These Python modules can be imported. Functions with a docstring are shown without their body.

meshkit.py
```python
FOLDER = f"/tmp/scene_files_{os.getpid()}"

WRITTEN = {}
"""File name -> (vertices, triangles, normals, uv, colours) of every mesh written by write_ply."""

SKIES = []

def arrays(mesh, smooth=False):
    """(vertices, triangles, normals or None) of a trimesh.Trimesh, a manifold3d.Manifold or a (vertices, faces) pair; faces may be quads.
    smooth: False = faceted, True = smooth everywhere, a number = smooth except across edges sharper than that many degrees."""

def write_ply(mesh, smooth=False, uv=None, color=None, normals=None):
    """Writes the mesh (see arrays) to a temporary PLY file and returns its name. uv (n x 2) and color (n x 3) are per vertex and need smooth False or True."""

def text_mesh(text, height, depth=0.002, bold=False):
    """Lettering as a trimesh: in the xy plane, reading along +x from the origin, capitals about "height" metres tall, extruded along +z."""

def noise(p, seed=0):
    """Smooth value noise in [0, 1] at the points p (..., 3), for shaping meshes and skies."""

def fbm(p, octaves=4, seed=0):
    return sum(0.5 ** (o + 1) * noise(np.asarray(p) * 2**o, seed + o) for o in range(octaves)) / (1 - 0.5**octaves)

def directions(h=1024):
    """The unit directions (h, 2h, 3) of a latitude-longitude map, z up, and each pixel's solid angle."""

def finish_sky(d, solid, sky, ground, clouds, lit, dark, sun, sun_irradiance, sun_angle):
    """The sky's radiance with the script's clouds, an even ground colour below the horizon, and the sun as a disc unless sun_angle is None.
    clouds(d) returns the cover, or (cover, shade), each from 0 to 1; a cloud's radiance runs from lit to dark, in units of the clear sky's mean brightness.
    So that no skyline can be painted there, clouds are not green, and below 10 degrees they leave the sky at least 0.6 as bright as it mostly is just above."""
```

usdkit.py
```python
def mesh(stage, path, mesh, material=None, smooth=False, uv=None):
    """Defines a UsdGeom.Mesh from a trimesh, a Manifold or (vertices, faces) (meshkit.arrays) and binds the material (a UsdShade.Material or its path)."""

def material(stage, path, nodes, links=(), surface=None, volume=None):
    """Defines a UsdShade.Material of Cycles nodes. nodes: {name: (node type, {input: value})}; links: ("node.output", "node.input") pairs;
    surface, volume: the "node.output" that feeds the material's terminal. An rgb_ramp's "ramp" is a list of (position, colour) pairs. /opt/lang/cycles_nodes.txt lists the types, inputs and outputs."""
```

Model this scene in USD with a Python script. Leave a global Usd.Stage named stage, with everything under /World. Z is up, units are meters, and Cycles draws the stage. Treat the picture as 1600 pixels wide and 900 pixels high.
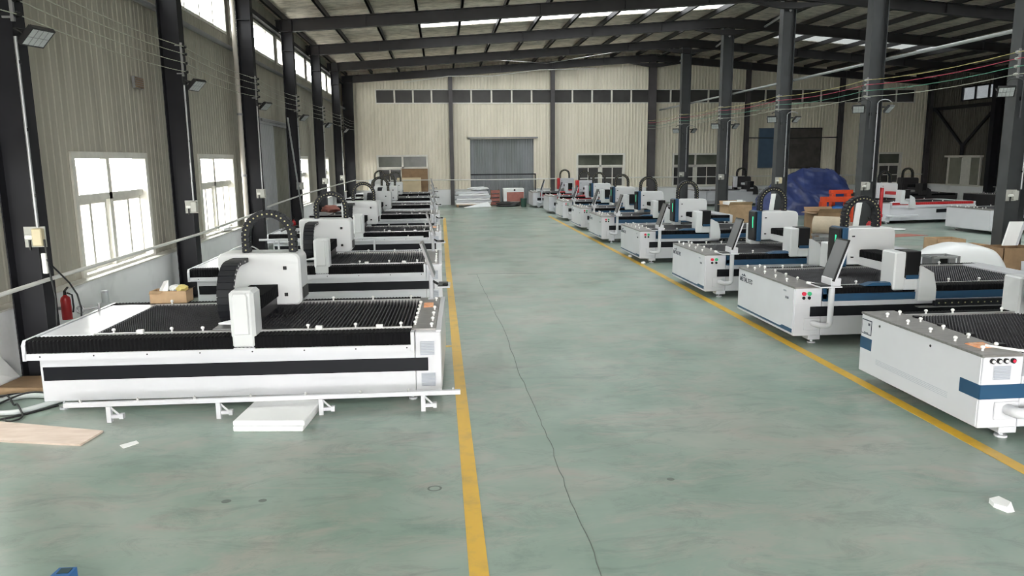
import math, random
import numpy as np, trimesh
import usdkit, meshkit
from pxr import Usd, UsdGeom, UsdLux, UsdShade, Gf, Sdf

PI = math.pi
stage = Usd.Stage.CreateInMemory()
UsdGeom.SetStageUpAxis(stage, 'Z'); UsdGeom.SetStageMetersPerUnit(stage, 1.0)
WORLD = UsdGeom.Xform.Define(stage, '/World'); stage.SetDefaultPrim(WORLD.GetPrim())
UsdGeom.Scope.Define(stage, '/World/Looks')
rnd = random.Random(7)

# ---------------------------------------------------------------- camera, sky, exposure
EXPOSURE = -0.5
SKY = 6.2
cam = UsdGeom.Camera.Define(stage, '/World/camera')
cam.CreateHorizontalApertureAttr(36.0); cam.CreateVerticalApertureAttr(20.25)
cam.CreateFocalLengthAttr(36.0 * 1160 / 1600)
cam.CreateFStopAttr(0.0); cam.CreateFocusDistanceAttr(15.0)
cam.CreateExposureAttr(EXPOSURE)
cam.CreateClippingRangeAttr(Gf.Vec2f(0.05, 1000))
R = [[0.99546615, 0.02501001, -0.09176956], [-0.09469969, 0.17037489, -0.98081821], [-0.00889505, 0.98506187, 0.17197087]]
M = Gf.Matrix4d(1.0)
for j in range(3):
    for i in range(3):
        M[j, i] = R[i][j]
M[3, 0], M[3, 1], M[3, 2] = 0.0, 0.0, 2.8
cam.AddTransformOp().Set(M)

dome = UsdLux.DomeLight.Define(stage, '/World/sky_light')
dome.CreateIntensityAttr(SKY); dome.CreateColorAttr(Gf.Vec3f(1.0, 0.985, 0.955))

# ---------------------------------------------------------------- helpers
class MB:
    """collects triangles of one mesh"""
    def __init__(s): s.v, s.f, s.n = [], [], 0
    def add(s, v, f):
        v = np.asarray(v, float); f = np.asarray(f, int)
        if f.shape[1] == 4: f = np.vstack([f[:, [0, 1, 2]], f[:, [0, 2, 3]]])
        s.v.append(v); s.f.append(f + s.n); s.n += len(v); return s
    def box(s, x0, x1, y0, y1, z0, z1, c=0.0):
        if c <= 0:
            v = [(x, y, z) for x in (x0, x1) for y in (y0, y1) for z in (z0, z1)]
            f = [(0, 1, 3, 2), (4, 6, 7, 5), (0, 4, 5, 1), (2, 3, 7, 6), (0, 2, 6, 4), (1, 5, 7, 3)]
            return s.add(v, f)
        P = []
        for sx, x in ((1, x0), (-1, x1)):
            for sy, y in ((1, y0), (-1, y1)):
                for sz, z in ((1, z0), (-1, z1)):
                    P += [(x + sx * c, y + sy * c, z), (x + sx * c, y, z + sz * c), (x, y + sy * c, z + sz * c)]
        h = trimesh.PointCloud(np.array(P)).convex_hull
        return s.add(h.vertices, h.faces)
    def hull(s, pts):
        h = trimesh.PointCloud(np.array(pts, float)).convex_hull
        return s.add(h.vertices, h.faces)
    def prism(s, poly, axis, a, b):
        """poly in the two other axes (in order), extruded from a to b along axis; convex or simple polygon"""
        from shapely.geometry import Polygon
        m = trimesh.creation.extrude_polygon(Polygon(poly), b - a, engine='earcut')
        v = np.array(m.vertices); o = np.zeros_like(v)
        k = [i for i in range(3) if i != axis]
        o[:, k[0]], o[:, k[1]], o[:, axis] = v[:, 0], v[:, 1], v[:, 2] + a
        f = np.array(m.faces)
        if axis == 1: f = f[:, ::-1]
        return s.add(o, f)
    def tube(s, pts, r, n=8, caps=True):
        p = np.asarray(pts, float); t = np.gradient(p, axis=0) if len(p) > 2 else np.tile(p[1] - p[0], (2, 1))
        t /= np.linalg.norm(t, axis=1, keepdims=True) + 1e-12
        ref = np.array([0, 0, 1.0]) if abs(t[0][2]) < 0.9 else np.array([1.0, 0, 0])
        A = []
        a = np.cross(t[0], ref); a /= np.linalg.norm(a)
        for i in range(len(p)):
            a = a - t[i] * np.dot(a, t[i]); a /= np.linalg.norm(a) + 1e-12; A.append(a)
        A = np.array(A); B = np.cross(t, A); ang = np.arange(n) * 2 * PI / n
        rr = np.broadcast_to(r, (len(p),))
        v = p[:, None] + rr[:, None, None] * (np.cos(ang)[None, :, None] * A[:, None] + np.sin(ang)[None, :, None] * B[:, None])
        f = [(i * n + j, i * n + (j + 1) % n, (i + 1) * n + (j + 1) % n, (i + 1) * n + j) for i in range(len(p) - 1) for j in range(n)]
        v = v.reshape(-1, 3)
        s.add(v, f)
        if caps:
            for i in (0, len(p) - 1):
                c = s.n; ring = v[i * n:(i + 1) * n]
                s.add(np.vstack([ring, p[i]]), [(j, (j + 1) % n, n) for j in range(n)])
        return s
    def cyl(s, a, b, r, n=12): return s.tube([a, b], r, n)
    def sphere(s, c, r, sc=(1, 1, 1), sub=1):
        m = trimesh.creation.icosphere(sub, r); return s.add(m.vertices * np.array(sc) + np.array(c), m.faces)
    def mesh(s):
        return (np.vstack(s.v), np.vstack(s.f))
    def build(s, name, m, parent=None, smooth=False):
        return put(name, s.mesh(), m, parent, smooth)

USED = {}
def path_for(name, parent):
    base = str(parent.GetPath()) if parent is not None else '/World'
    key = (base, name); k = USED.get(key, -1) + 1; USED[key] = k
    return base + '/' + (name if k == 0 else '%s_%03d' % (name, k))
def put(name, mesh, m, parent=None, smooth=False):
    return usdkit.mesh(stage, path_for(name, parent), mesh, m, smooth=smooth).GetPrim()
def tag(p, label=None, cat=None, group=None, kind=None):
    for k, v in (('label', label), ('category', cat), ('group', group), ('kind', kind)):
        if v: p.SetCustomDataByKey(k, v)
    return p
def thing(name, label=None, cat=None, loc=(0, 0, 0), rz=0.0, group=None, kind=None):
    x = UsdGeom.Xform.Define(stage, path_for(name, None))
    x.AddTranslateOp().Set(Gf.Vec3d(*map(float, loc))); x.AddRotateZOp().Set(float(rz))
    return tag(x.GetPrim(), label, cat, group, kind)
def part(name, parent):
    return UsdGeom.Xform.Define(stage, path_for(name, parent)).GetPrim()
def dup(root, name, loc, rz, label=None, group=None, cat=None):
    r = thing(name, label or root.GetCustomDataByKey('label'), cat or root.GetCustomDataByKey('category'), loc, rz, group or root.GetCustomDataByKey('group'))
    r.GetReferences().AddInternalReference(root.GetPath()); r.SetInstanceable(True)
    return r

def mat(name, col, rough=0.5, metal=0.0, var=0.0, scale=3.0, spec=0.5, emit=0.0, col2=None, stretch=(1, 1, 1), bump=0.0, bscale=40.0, rvar=0.0, detail=5, lo=0.35, hi=0.65, sheen=0.0):
    """principled paint; colour varied by noise towards col2 (or darker)"""
    n = {'p': ('principled_bsdf', {'base_color': col, 'roughness': rough, 'metallic': metal, 'specular_ior_level': spec})}
    l = []
    if emit: n['p'][1].update({'emission_color': col, 'emission_strength': emit})
    if var > 0 or col2 is not None or bump > 0 or rvar > 0:
        n['g'] = ('geometry', {}); n['m'] = ('mapping', {'scale': stretch}); l.append(('g.position', 'm.vector'))
    if var > 0 or col2 is not None:
        c2 = col2 if col2 is not None else tuple(c * (1 - var) for c in col)
        n['n'] = ('noise_texture', {'scale': scale, 'detail': detail, 'roughness': 0.6})
        n['r'] = ('rgb_ramp', {'ramp': [(lo, col), (hi, c2)]})
        l += [('m.vector', 'n.vector'), ('n.fac', 'r.fac'), ('r.color', 'p.base_color')]
    if bump > 0:
        n['bn'] = ('noise_texture', {'scale': bscale, 'detail': 3}); n['b'] = ('bump', {'strength': bump, 'distance': 0.01})
        l += [('m.vector', 'bn.vector'), ('bn.fac', 'b.height'), ('b.normal', 'p.normal')]
    if rvar > 0:
        n['rn'] = ('noise_texture', {'scale': scale * 0.7, 'detail': 4}); n['rm'] = ('map_range', {'from_min': 0.3, 'from_max': 0.7, 'to_min': rough - rvar, 'to_max': rough + rvar})
        l += [('m.vector', 'rn.vector'), ('rn.fac', 'rm.value'), ('rm.result', 'p.roughness')]
    return usdkit.material(stage, '/World/Looks/' + name, n, l, surface='p.BSDF')

def glass(name, tint=(1, 1, 1), dirt=0.0, dcol=(0.5, 0.5, 0.5)):
    n = {'t': ('transparent_bsdf', {'color': tint}), 'g': ('glossy_bsdf', {'color': (0.9, 0.9, 0.9), 'roughness': 0.03}), 'f': ('fresnel', {'IOR': 1.45}), 'q': ('geometry', {}), 'i': ('math', {'math_type': 'subtract', 'value1': 1.0}), 'x': ('math', {'math_type': 'multiply'}),
         'm': ('mix_closure', {}), 'd': ('diffuse_bsdf', {'color': dcol}), 'm2': ('mix_closure', {'fac': dirt})}
    l = [('q.backfacing', 'i.value2'), ('f.fac', 'x.value1'), ('i.value', 'x.value2'), ('x.value', 'm.fac'), ('t.BSDF', 'm.closure1'), ('g.BSDF', 'm.closure2'), ('m.closure', 'm2.closure1'), ('d.BSDF', 'm2.closure2')]
    return usdkit.material(stage, '/World/Looks/' + name, n, l, surface='m2.closure' if dirt > 0 else 'm.closure')

# ---------------------------------------------------------------- materials
WHITE = mat('white_paint', (0.65, 0.655, 0.695), 0.27, var=0.05, scale=1.5)
WHITE2 = mat('head_white_paint', (0.67, 0.685, 0.70), 0.32, var=0.04, scale=2)
GREYWHITE = mat('grey_white_paint', (0.55, 0.56, 0.6), 0.35, var=0.05, scale=2)
IVORY = mat('ivory_paint', (0.50, 0.465, 0.42), 0.4, var=0.06, scale=3)
BELLOW = mat('black_bellows_fabric', (0.0045, 0.0045, 0.0055), 0.75, spec=0.12)
STRIPE = mat('black_stripe_paint', (0.007, 0.0075, 0.011), 0.5, spec=0.22)
BLUE = mat('blue_paint', (0.014, 0.068, 0.145), 0.38, var=0.08, scale=3)
RED = mat('red_paint', (0.50, 0.02, 0.025), 0.38, var=0.1, scale=3)
STEELPL = mat('brushed_steel_plate', (0.30, 0.29, 0.28), 0.42, metal=0.55, var=0.25, scale=6, stretch=(1, 6, 1))
SLAT = mat('dark_steel_slats', (0.12, 0.12, 0.13), 0.42, metal=0.5, var=0.3, scale=4)
ALU = mat('aluminium_rail', (0.55, 0.55, 0.55), 0.35, metal=0.7)
CHAIN = mat('black_chain_plastic', (0.011, 0.012, 0.016), 0.5, spec=0.3)
DOT = mat('chain_pin_pale', (0.45, 0.42, 0.22), 0.5)
KNOB = mat('white_knob', (0.85, 0.85, 0.85), 0.25)
BLACKP = mat('black_plastic', (0.008, 0.008, 0.009), 0.4, spec=0.3)
SCREEN = mat('dark_screen', (0.10, 0.103, 0.115), 0.25)
VENTG = mat('vent_grey', (0.40, 0.43, 0.49), 0.5)
BTNR = mat('button_red', (0.7, 0.03, 0.07), 0.3)
BTNG = mat('button_green', (0.05, 0.45, 0.2), 0.3)
BTNK = mat('button_teal_black', (0.02, 0.06, 0.07), 0.3)
LED = mat('green_led', (0.05, 0.8, 0.4), 0.3, emit=0.9)
ORANGE = mat('orange_card', (0.85, 0.30, 0.10), 0.5, var=0.4, scale=25, col2=(0.9, 0.55, 0.35))
INK = mat('dark_ink', (0.03, 0.035, 0.06), 0.5)
COLUMN = mat('dark_grey_steel_paint', (0.018, 0.0180, 0.023), 0.6, spec=0.3, var=0.25, scale=2.5)
RAFTER = mat('rafter_steel_paint', (0.032, 0.030, 0.034), 0.5, var=0.3, scale=2)
COLFAR = mat('dusty_column_paint', (0.075, 0.068, 0.072), 0.5, var=0.25, scale=1.5)
COLGREEN = mat('grey_column_paint', (0.052, 0.056, 0.06), 0.45, var=0.2, scale=2.5)
GREYM = mat('grey_metal', (0.28, 0.28, 0.29), 0.45, metal=0.3, var=0.15)
GALV = mat('galvanised_pipe', (0.42, 0.43, 0.44), 0.4, metal=0.5)
FRAME = mat('cream_window_frame', (0.74, 0.72, 0.66), 0.45, var=0.12, scale=5)
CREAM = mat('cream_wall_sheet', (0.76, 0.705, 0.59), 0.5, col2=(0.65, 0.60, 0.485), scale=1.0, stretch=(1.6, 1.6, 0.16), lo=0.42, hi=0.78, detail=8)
CREAML = mat('cream_wall_sheet_shaded', (0.42, 0.40, 0.335), 0.55, col2=(0.30, 0.28, 0.23), scale=1.2, stretch=(1.6, 1.6, 0.2), lo=0.4, hi=0.75, detail=8)  # darker copy of the cream sheet; shade of the left wall in the colour
CREAMR = mat('cream_wall_sheet_deep_shade', (0.105, 0.097, 0.08), 0.6, col2=(0.07, 0.064, 0.052), scale=1.2, stretch=(1.6, 1.6, 0.2), lo=0.4, hi=0.75, detail=8)  # darkest copy of the cream sheet; dimness of the right side painted in
DADO = mat('white_painted_masonry', (0.90, 0.905, 0.915), 0.6, col2=(0.62, 0.63, 0.64), scale=0.9, lo=0.5, hi=0.85, bump=0.15, bscale=14)
FOIL = mat('dirty_roof_insulation', (0.92, 0.84, 0.74), 0.48, metal=0.6, col2=(0.45, 0.39, 0.32), scale=2.2, stretch=(1, 1.6, 1), lo=0.42, hi=0.72, detail=9, bump=0.5, bscale=9)
YELLOW = mat('yellow_line_paint', (0.66, 0.40, 0.035), 0.38, col2=(0.46, 0.30, 0.07), scale=3.5, lo=0.5, hi=0.75, detail=8)
JOINT = mat('dark_floor_joint', (0.13, 0.155, 0.14), 0.7)
GREYDOOR = mat('grey_corrugated_door', (0.235, 0.25, 0.27), 0.45, col2=(0.17, 0.185, 0.185), scale=0.8, stretch=(2, 2, 0.3))
PALEDOOR = mat('pale_grey_door', (0.42, 0.43, 0.45), 0.45, var=0.15, scale=1.5)
OLIVEDOOR = mat('olive_grey_door', (0.235, 0.235, 0.19), 0.5, var=0.2, scale=1.5)
DARKGL = mat('dark_window_glass', (0.075, 0.072, 0.072), 0.2, var=0.3, scale=0.7)
GREENGL = mat('greenish_dusty_glass', (0.11, 0.12, 0.095), 0.22, var=0.35, scale=1.2)
GLASS = glass('clear_window_glass', (0.95, 0.97, 0.96))
DIRTY = glass('dirty_high_glass', (0.24, 0.25, 0.26), 0.4, (0.4, 0.42, 0.43))
SKYL = glass('translucent_roof_sheet', (0.54, 0.555, 0.56))
SKYR = glass('dimmed_roof_sheet', (0.25, 0.26, 0.26))  # tint lowered only to let less light into the right span
CARD = mat('cardboard', (0.54, 0.37, 0.22), 0.75, var=0.2, scale=4)
CARDD = mat('brown_cardboard', (0.30, 0.19, 0.105), 0.75, var=0.25, scale=3)
PLY = mat('pinkish_plywood', (0.70, 0.585, 0.51), 0.6, col2=(0.60, 0.475, 0.40), scale=2.5, stretch=(1, 4, 1))
BEIGE = mat('beige_board', (0.66, 0.55, 0.36), 0.6, var=0.12, scale=2)
PAPERR = mat('kraft_paper_roll', (0.47, 0.40, 0.30), 0.6, var=0.15, scale=5)
FOAM = mat('white_foam', (0.86, 0.87, 0.88), 0.45, var=0.03)
PAPER = mat('white_paper', (0.82, 0.83, 0.83), 0.55)
FILM = mat('white_plastic_film', (0.80, 0.82, 0.84), 0.3)
YPAPER = mat('yellow_paper', (0.75, 0.62, 0.22), 0.55)
TARP = mat('blue_tarpaulin', (0.024, 0.038, 0.14), 0.36, col2=(0.045, 0.07, 0.22), scale=1.6, bump=0.25, bscale=5)
ORFR = mat('orange_red_steel', (0.72, 0.075, 0.02), 0.4, var=0.15, scale=4)
EXTR = mat('extinguisher_red', (0.42, 0.015, 0.02), 0.3)
RUBBER = mat('black_cable_rubber', (0.014, 0.015, 0.016), 0.5)
HOSE = mat('white_hose', (0.62, 0.66, 0.66), 0.4)
PVC = mat('white_air_pipe', (0.72, 0.72, 0.69), 0.4)
W_YEL = mat('yellow_wire', (0.50, 0.45, 0.16), 0.5)
W_RED = mat('red_wire', (0.50, 0.03, 0.08), 0.5)
W_GRN = mat('green_wire', (0.08, 0.30, 0.20), 0.5)
W_PAL = mat('pale_wire', (0.42, 0.44, 0.36), 0.5)
LENS = mat('floodlight_lens', (0.50, 0.53, 0.54), 0.25, var=0.1, scale=20)
HOUS = mat('floodlight_housing', (0.02, 0.02, 0.022), 0.45)
BOXG = mat('grey_socket_box', (0.40, 0.40, 0.37), 0.45)
BOXY = mat('cream_socket_box', (0.55, 0.48, 0.32), 0.45)
DARKMACH = mat('dark_machine_paint', (0.03, 0.027, 0.03), 0.45, var=0.3, scale=3)
BLUEBD = mat('dusty_blue_board', (0.075, 0.125, 0.20), 0.55, var=0.25, scale=1.2)
DARKBD = mat('dark_brown_board', (0.085, 0.075, 0.07), 0.55, var=0.4, scale=2)
PINKBX = mat('pinkish_red_box', (0.42, 0.15, 0.12), 0.55, var=0.2, scale=4)
GREEN = mat('dark_green_plastic', (0.02, 0.06, 0.045), 0.45)
BLUEPL = mat('bright_blue_plastic', (0.02, 0.13, 0.38), 0.35)
CONC = mat('outside_concrete', (0.30, 0.29, 0.28), 0.8)
OUTW = mat('outside_pink_wall', (0.40, 0.33, 0.31), 0.8)
CLEARP = mat('translucent_plastic', (0.62, 0.66, 0.68), 0.2)

def floor_mat():
    n = {'g': ('geometry', {}), 'p': ('principled_bsdf', {'specular_ior_level': 0.5}),
         'n1': ('noise_texture', {'scale': 0.45, 'detail': 7, 'roughness': 0.62, 'distortion': 0.6}),
         'r1': ('rgb_ramp', {'ramp': [(0.32, (0.19, 0.278, 0.234)), (0.50, (0.245, 0.320, 0.276)), (0.68, (0.335, 0.365, 0.328))]}),
         'ms': ('mapping', {'scale': (0.6, 1.25, 1)}),
         'n2': ('noise_texture', {'scale': 1.5, 'detail': 8, 'roughness': 0.7, 'distortion': 1.2}),
         'r2': ('rgb_ramp', {'ramp': [(0.48, (0, 0, 0)), (0.66, (0.75, 0.75, 0.75))]}),
         'x2': ('mix', {'color2': (0.355, 0.335, 0.305)}),
         'n3': ('noise_texture', {'scale': 2.3, 'detail': 10, 'roughness': 0.78, 'distortion': 0.9}),
         'r3': ('rgb_ramp', {'ramp': [(0.50, (0, 0, 0)), (0.72, (0.62, 0.62, 0.62))]}),
         'x3': ('mix', {'color2': (0.115, 0.16, 0.14)}),
         'n4': ('noise_texture', {'scale': 0.8, 'detail': 6}),
         'rm': ('map_range', {'from_min': 0.3, 'from_max': 0.7, 'to_min': 0.24, 'to_max': 0.42}),
         'b': ('bump', {'strength': 0.08, 'distance': 0.01})}
    l = [('g.position', 'n1.vector'), ('n1.fac', 'r1.fac'), ('g.position', 'ms.vector'), ('ms.vector', 'n2.vector'), ('n2.fac', 'r2.fac'),
         ('r1.color', 'x2.color1'), ('r2.color', 'x2.fac'), ('ms.vector', 'n3.vector'), ('n3.fac', 'r3.fac'), ('x2.color', 'x3.color1'), ('r3.color', 'x3.fac'),
         ('x3.color', 'p.base_color'), ('g.position', 'n4.vector'), ('n4.fac', 'rm.value'), ('rm.result', 'p.roughness'), ('n3.fac', 'b.height'), ('b.normal', 'p.normal')]
    return usdkit.material(stage, '/World/Looks/green_epoxy_floor', n, l, surface='p.BSDF')
FLOOR = floor_mat()

# ---------------------------------------------------------------- the hall
XL, XR, YB, YF = -5.75, 31.7, -8.0, 46.3        # left wall, right wall, rear opening, far wall
XM = 13.15                                       # middle row of columns under the ridge
BAYS = [-8, -2, 4, 10, 16, 22, 28, 34, 40, 46]
def zr(x):                                       # underside of the rafters
    return 7.27 + (x + 5.1) * 0.0697 if x <= XM else 8.54 - (x - XM) * 0.078
RD = 0.42                                        # rafter depth
PD = 0.20                                        # purlin depth

floor = thing('floor', kind='structure')
MB().box(XL - 0.3, XR + 0.3, YB, YF + 0.3, -0.2, 0.0).build('slab', FLOOR, floor)
def strip(pts, w, z=0.004):
    """a painted or cut line on the floor: one continuous ribbon with a little thickness"""
    p = np.array(pts, float); t = np.gradient(p, axis=0); t /= np.linalg.norm(t, axis=1, keepdims=True); q = np.column_stack([-t[:, 1], t[:, 0]]) * w / 2
    V = []
    for c, n in zip(p, q):
        for s_, zz in ((1, z), (-1, z), (-1, -0.01), (1, -0.01)): V.append((*(c + s_ * n), zz))
    F = [(4 * i + k, 4 * i + (k + 1) % 4, 4 * i + 4 + (k + 1) % 4, 4 * i + 4 + k) for i in range(len(p) - 1) for k in range(4)]
    m = MB(); m.add(V, F); e = 4 * (len(p) - 1); m.add(V, [(0, 3, 2, 1), (e, e + 1, e + 2, e + 3)]); return m
strip([(0.20, 3.0), (0.165, 12.0), (0.13, 20), (0.12, 36)], 0.135).build('lane_line', YELLOW, floor)
strip([(5.13, 3.0), (5.17, 8.0), (5.22, 18.0), (5.22, 36)], 0.14).build('lane_line', YELLOW, floor)
strip([(-0.05, 11.0), (0.105, 10.99)], 0.09).build('lane_line', YELLOW, floor)
strip([(12.2, 20.0), (13.4, 20.2), (16.0, 19.6)], 0.12).build('lane_line', YELLOW, floor)
w = random.Random(3)
ck = [(0.825, 18.1), (0.85, 16.5), (0.90, 14.5), (0.985, 11.8), (0.97, 9.6), (1.0, 7.8), (1.02, 6.8), (1.0, 5.8), (1.03, 5.0), (0.99, 4.2)]
pp = []
for a, b in zip(ck[:-1], ck[1:]):
    for k in range(6):
        t = k / 6; pp.append((a[0] + (b[0] - a[0]) * t + w.uniform(-.012, .012), a[1] + (b[1] - a[1]) * t))
strip(pp, 0.007, 0.003).build('floor_joint', JOINT, floor)
for sx, sy, sr in ((-0.12, 6.05, 0.055), (-1.55, 5.98, 0.03), (-1.85, 6.0, 0.035), (1.95, 6.0, 0.03)):
    m = MB(); A = np.linspace(0, 2 * PI, 25)[:-1]; ri = sr * 0.72 if sr > 0.05 else 0.001
    m.add([(sx + r * 1.15 * math.cos(a), sy + r * math.sin(a), 0.002) for r in (ri, sr) for a in A], [(i, (i + 1) % 24, 24 + (i + 1) % 24, 24 + i) for i in range(24)]); m.build('oil_stain', JOINT, floor)
strip([(0.6, 18.12), (3.2, 17.9), (5.1, 17.75)], 0.016, 0.003).build('floor_joint', JOINT, floor)

ground = thing('outside_ground', kind='structure')
MB().box(-40, 70, -60, 90, -0.45, -0.22).build('ground_slab', CONC, ground)
MB().box(-16.2, -16, -10, 60, -0.25, 2.6).build('yard_wall', OUTW, ground)

def corr(parent, name, m, axis, s0, s1, plane, inward, z0, ztop, pitch=0.2, depth=0.03, rib=0.055):
    """one ribbed sheet: along axis (0: x, 1: y) from s0 to s1, standing in the plane; ribs point along inward"""
    pts = [(s0, 0.0)]
    k = math.floor(s0 / pitch)
    while k * pitch < s1 + pitch:
        c = k * pitch + pitch * 0.5
        for ds, h in ((-rib / 2 - 0.02, 0.0), (-rib / 2, 1.0), (rib / 2, 1.0), (rib / 2 + 0.02, 0.0)):
            s = c + ds
            if s0 < s < s1: pts.append((s, h * depth))
        k += 1
    pts.append((s1, 0.0))
    top = ztop if callable(ztop) else (lambda s: ztop)
    V = []
    for s, h in pts:
        for z in (z0, top(s)):
            V.append((s, plane + inward * h, z) if axis == 0 else (plane + inward * h, s, z))
    F = []
    for i in range(len(pts) - 1):
        a = 2 * i; F.append((a, a + 2, a + 3, a + 1))
    # back skin
    nb = len(V); tt = 0.02
    for s in (s0, s1):
        for z in (z0, top(s)):
            V.append((s, plane - inward * tt, z) if axis == 0 else (plane - inward * tt, s, z))
    F += [(nb, nb + 1, nb + 3, nb + 2), (0, 1, nb + 1, nb), (2 * len(pts) - 2, nb + 2, nb + 3, 2 * len(pts) - 1), (0, nb, nb + 2, 2 * len(pts) - 2), (1, 2 * len(pts) - 1, nb + 3, nb + 1)]
    return put(name, (np.array(V), np.array(F)), m, parent)

def sheets(parent, m, axis, a, b, plane, inward, z0, ztop, opens, step=1.0, dp=0.03):
    cuts = set(np.round(np.arange(a, b + 1e-6, step), 3)) | {a, b}
    for o in opens: cuts |= {o[0], o[1]}
    cuts = sorted(c for c in cuts if a <= c <= b)
    cuts = [c for i, c in enumerate(cuts) if i == 0 or c - cuts[i - 1] > 1e-4]
    top = ztop if callable(ztop) else (lambda s: ztop)
    for s0, s1 in zip(cuts[:-1], cuts[1:]):
        mid = (s0 + s1) / 2
        zs = sorted((o[2], o[3]) for o in opens if o[0] <= mid <= o[1])
        lo = z0
        for p, q in zs:
            if p > lo + 0.01: corr(parent, 'panel', m, axis, s0, s1, plane, inward, lo, p, depth=dp)
            lo = max(lo, q)
        corr(parent, 'panel', m, axis, s0, s1, plane, inward, lo, ztop, depth=dp)

def frame_rect(m, axis, plane, s0, s1, z0, z1, w, d0, d1):
    """rectangular frame of bars, width w, from plane+d0 to plane+d1"""
    for (a, b, c, e) in ((s0, s1, z0, z0 + w), (s0, s1, z1 - w, z1), (s0, s0 + w, z0 + w, z1 - w), (s1 - w, s1, z0 + w, z1 - w)):
        bar(m, axis, plane, a, b, c, e, d0, d1)
def bar(m, axis, plane, s0, s1, z0, z1, d0, d1):
    lo, hi = min(plane + d0, plane + d1), max(plane + d0, plane + d1)
    if axis == 0: m.box(s0, s1, lo, hi, z0, z1)
    else: m.box(lo, hi, s0, s1, z0, z1)
def pane(parent, axis, plane, s0, s1, z0, z1, g, d):
    m = MB(); bar(m, axis, plane, s0, s1, z0, z1, d - 0.003, d + 0.003); return m.build('pane', g, parent)

WN = [0]
def low_window(axis, plane, out, s0, s1, z0, z1, gtop, glow, fm=FRAME):
    WN[0] += 1; t = thing('window_%d' % WN[0], kind='structure')
    m = MB(); c = (s0 + s1) / 2; zt = z0 + (z1 - z0) * 0.645
    frame_rect(m, axis, plane, s0 - 0.05, s1 + 0.05, z0 - 0.05, z1 + 0.05, 0.11, -0.045 * out, 0.2 * out)
    bar(m, axis, plane, c - 0.06, c + 0.06, z0, z1, 0.06 * out, 0.17 * out)
    bar(m, axis, plane, s0, s1, zt - 0.055, zt + 0.055, 0.06 * out, 0.17 * out)
    m.build('window_frame', fm, t)
    for k, (a, b) in enumerate(((s0, c - 0.05), (c + 0.05, s1))):
        h = (a + b) / 2; sm = MB()
        frame_rect(sm, axis, plane, a + 0.02, h + 0.03, z0 + 0.04, zt - 0.045, 0.065, 0.09 * out, 0.12 * out)
        frame_rect(sm, axis, plane, h - 0.03, b - 0.02, z0 + 0.04, zt - 0.045, 0.065, 0.125 * out, 0.155 * out)
        sm.build('sash', fm, t)
        pane(t, axis, plane, a, h + 0.01, z0, zt, glow, 0.105 * out)
        pane(t, axis, plane, h - 0.01, b, z0, zt, glow, 0.14 * out)
        pane(t, axis, plane, a, b, zt, z1, gtop, 0.12 * out)
    return t
def strip_window(axis, plane, out, s0, s1, z0, z1, n, g, fm=FRAME, mw=0.06):
    WN[0] += 1; t = thing('window_%d' % WN[0], kind='structure'); m = MB()
    frame_rect(m, axis, plane, s0 - 0.03, s1 + 0.03, z0 - 0.03, z1 + 0.03, 0.07, -0.04 * out, 0.1 * out)
    st = (s1 - s0) / n
    for i in range(1, n): bar(m, axis, plane, s0 + i * st - mw / 2, s0 + i * st + mw / 2, z0, z1, -0.01 * out, 0.08 * out)
    m.build('window_frame', fm, t)
    for i in range(n): pane(t, axis, plane, s0 + i * st, s0 + (i + 1) * st, z0, z1, g, 0.04 * out)
    return t

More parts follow.
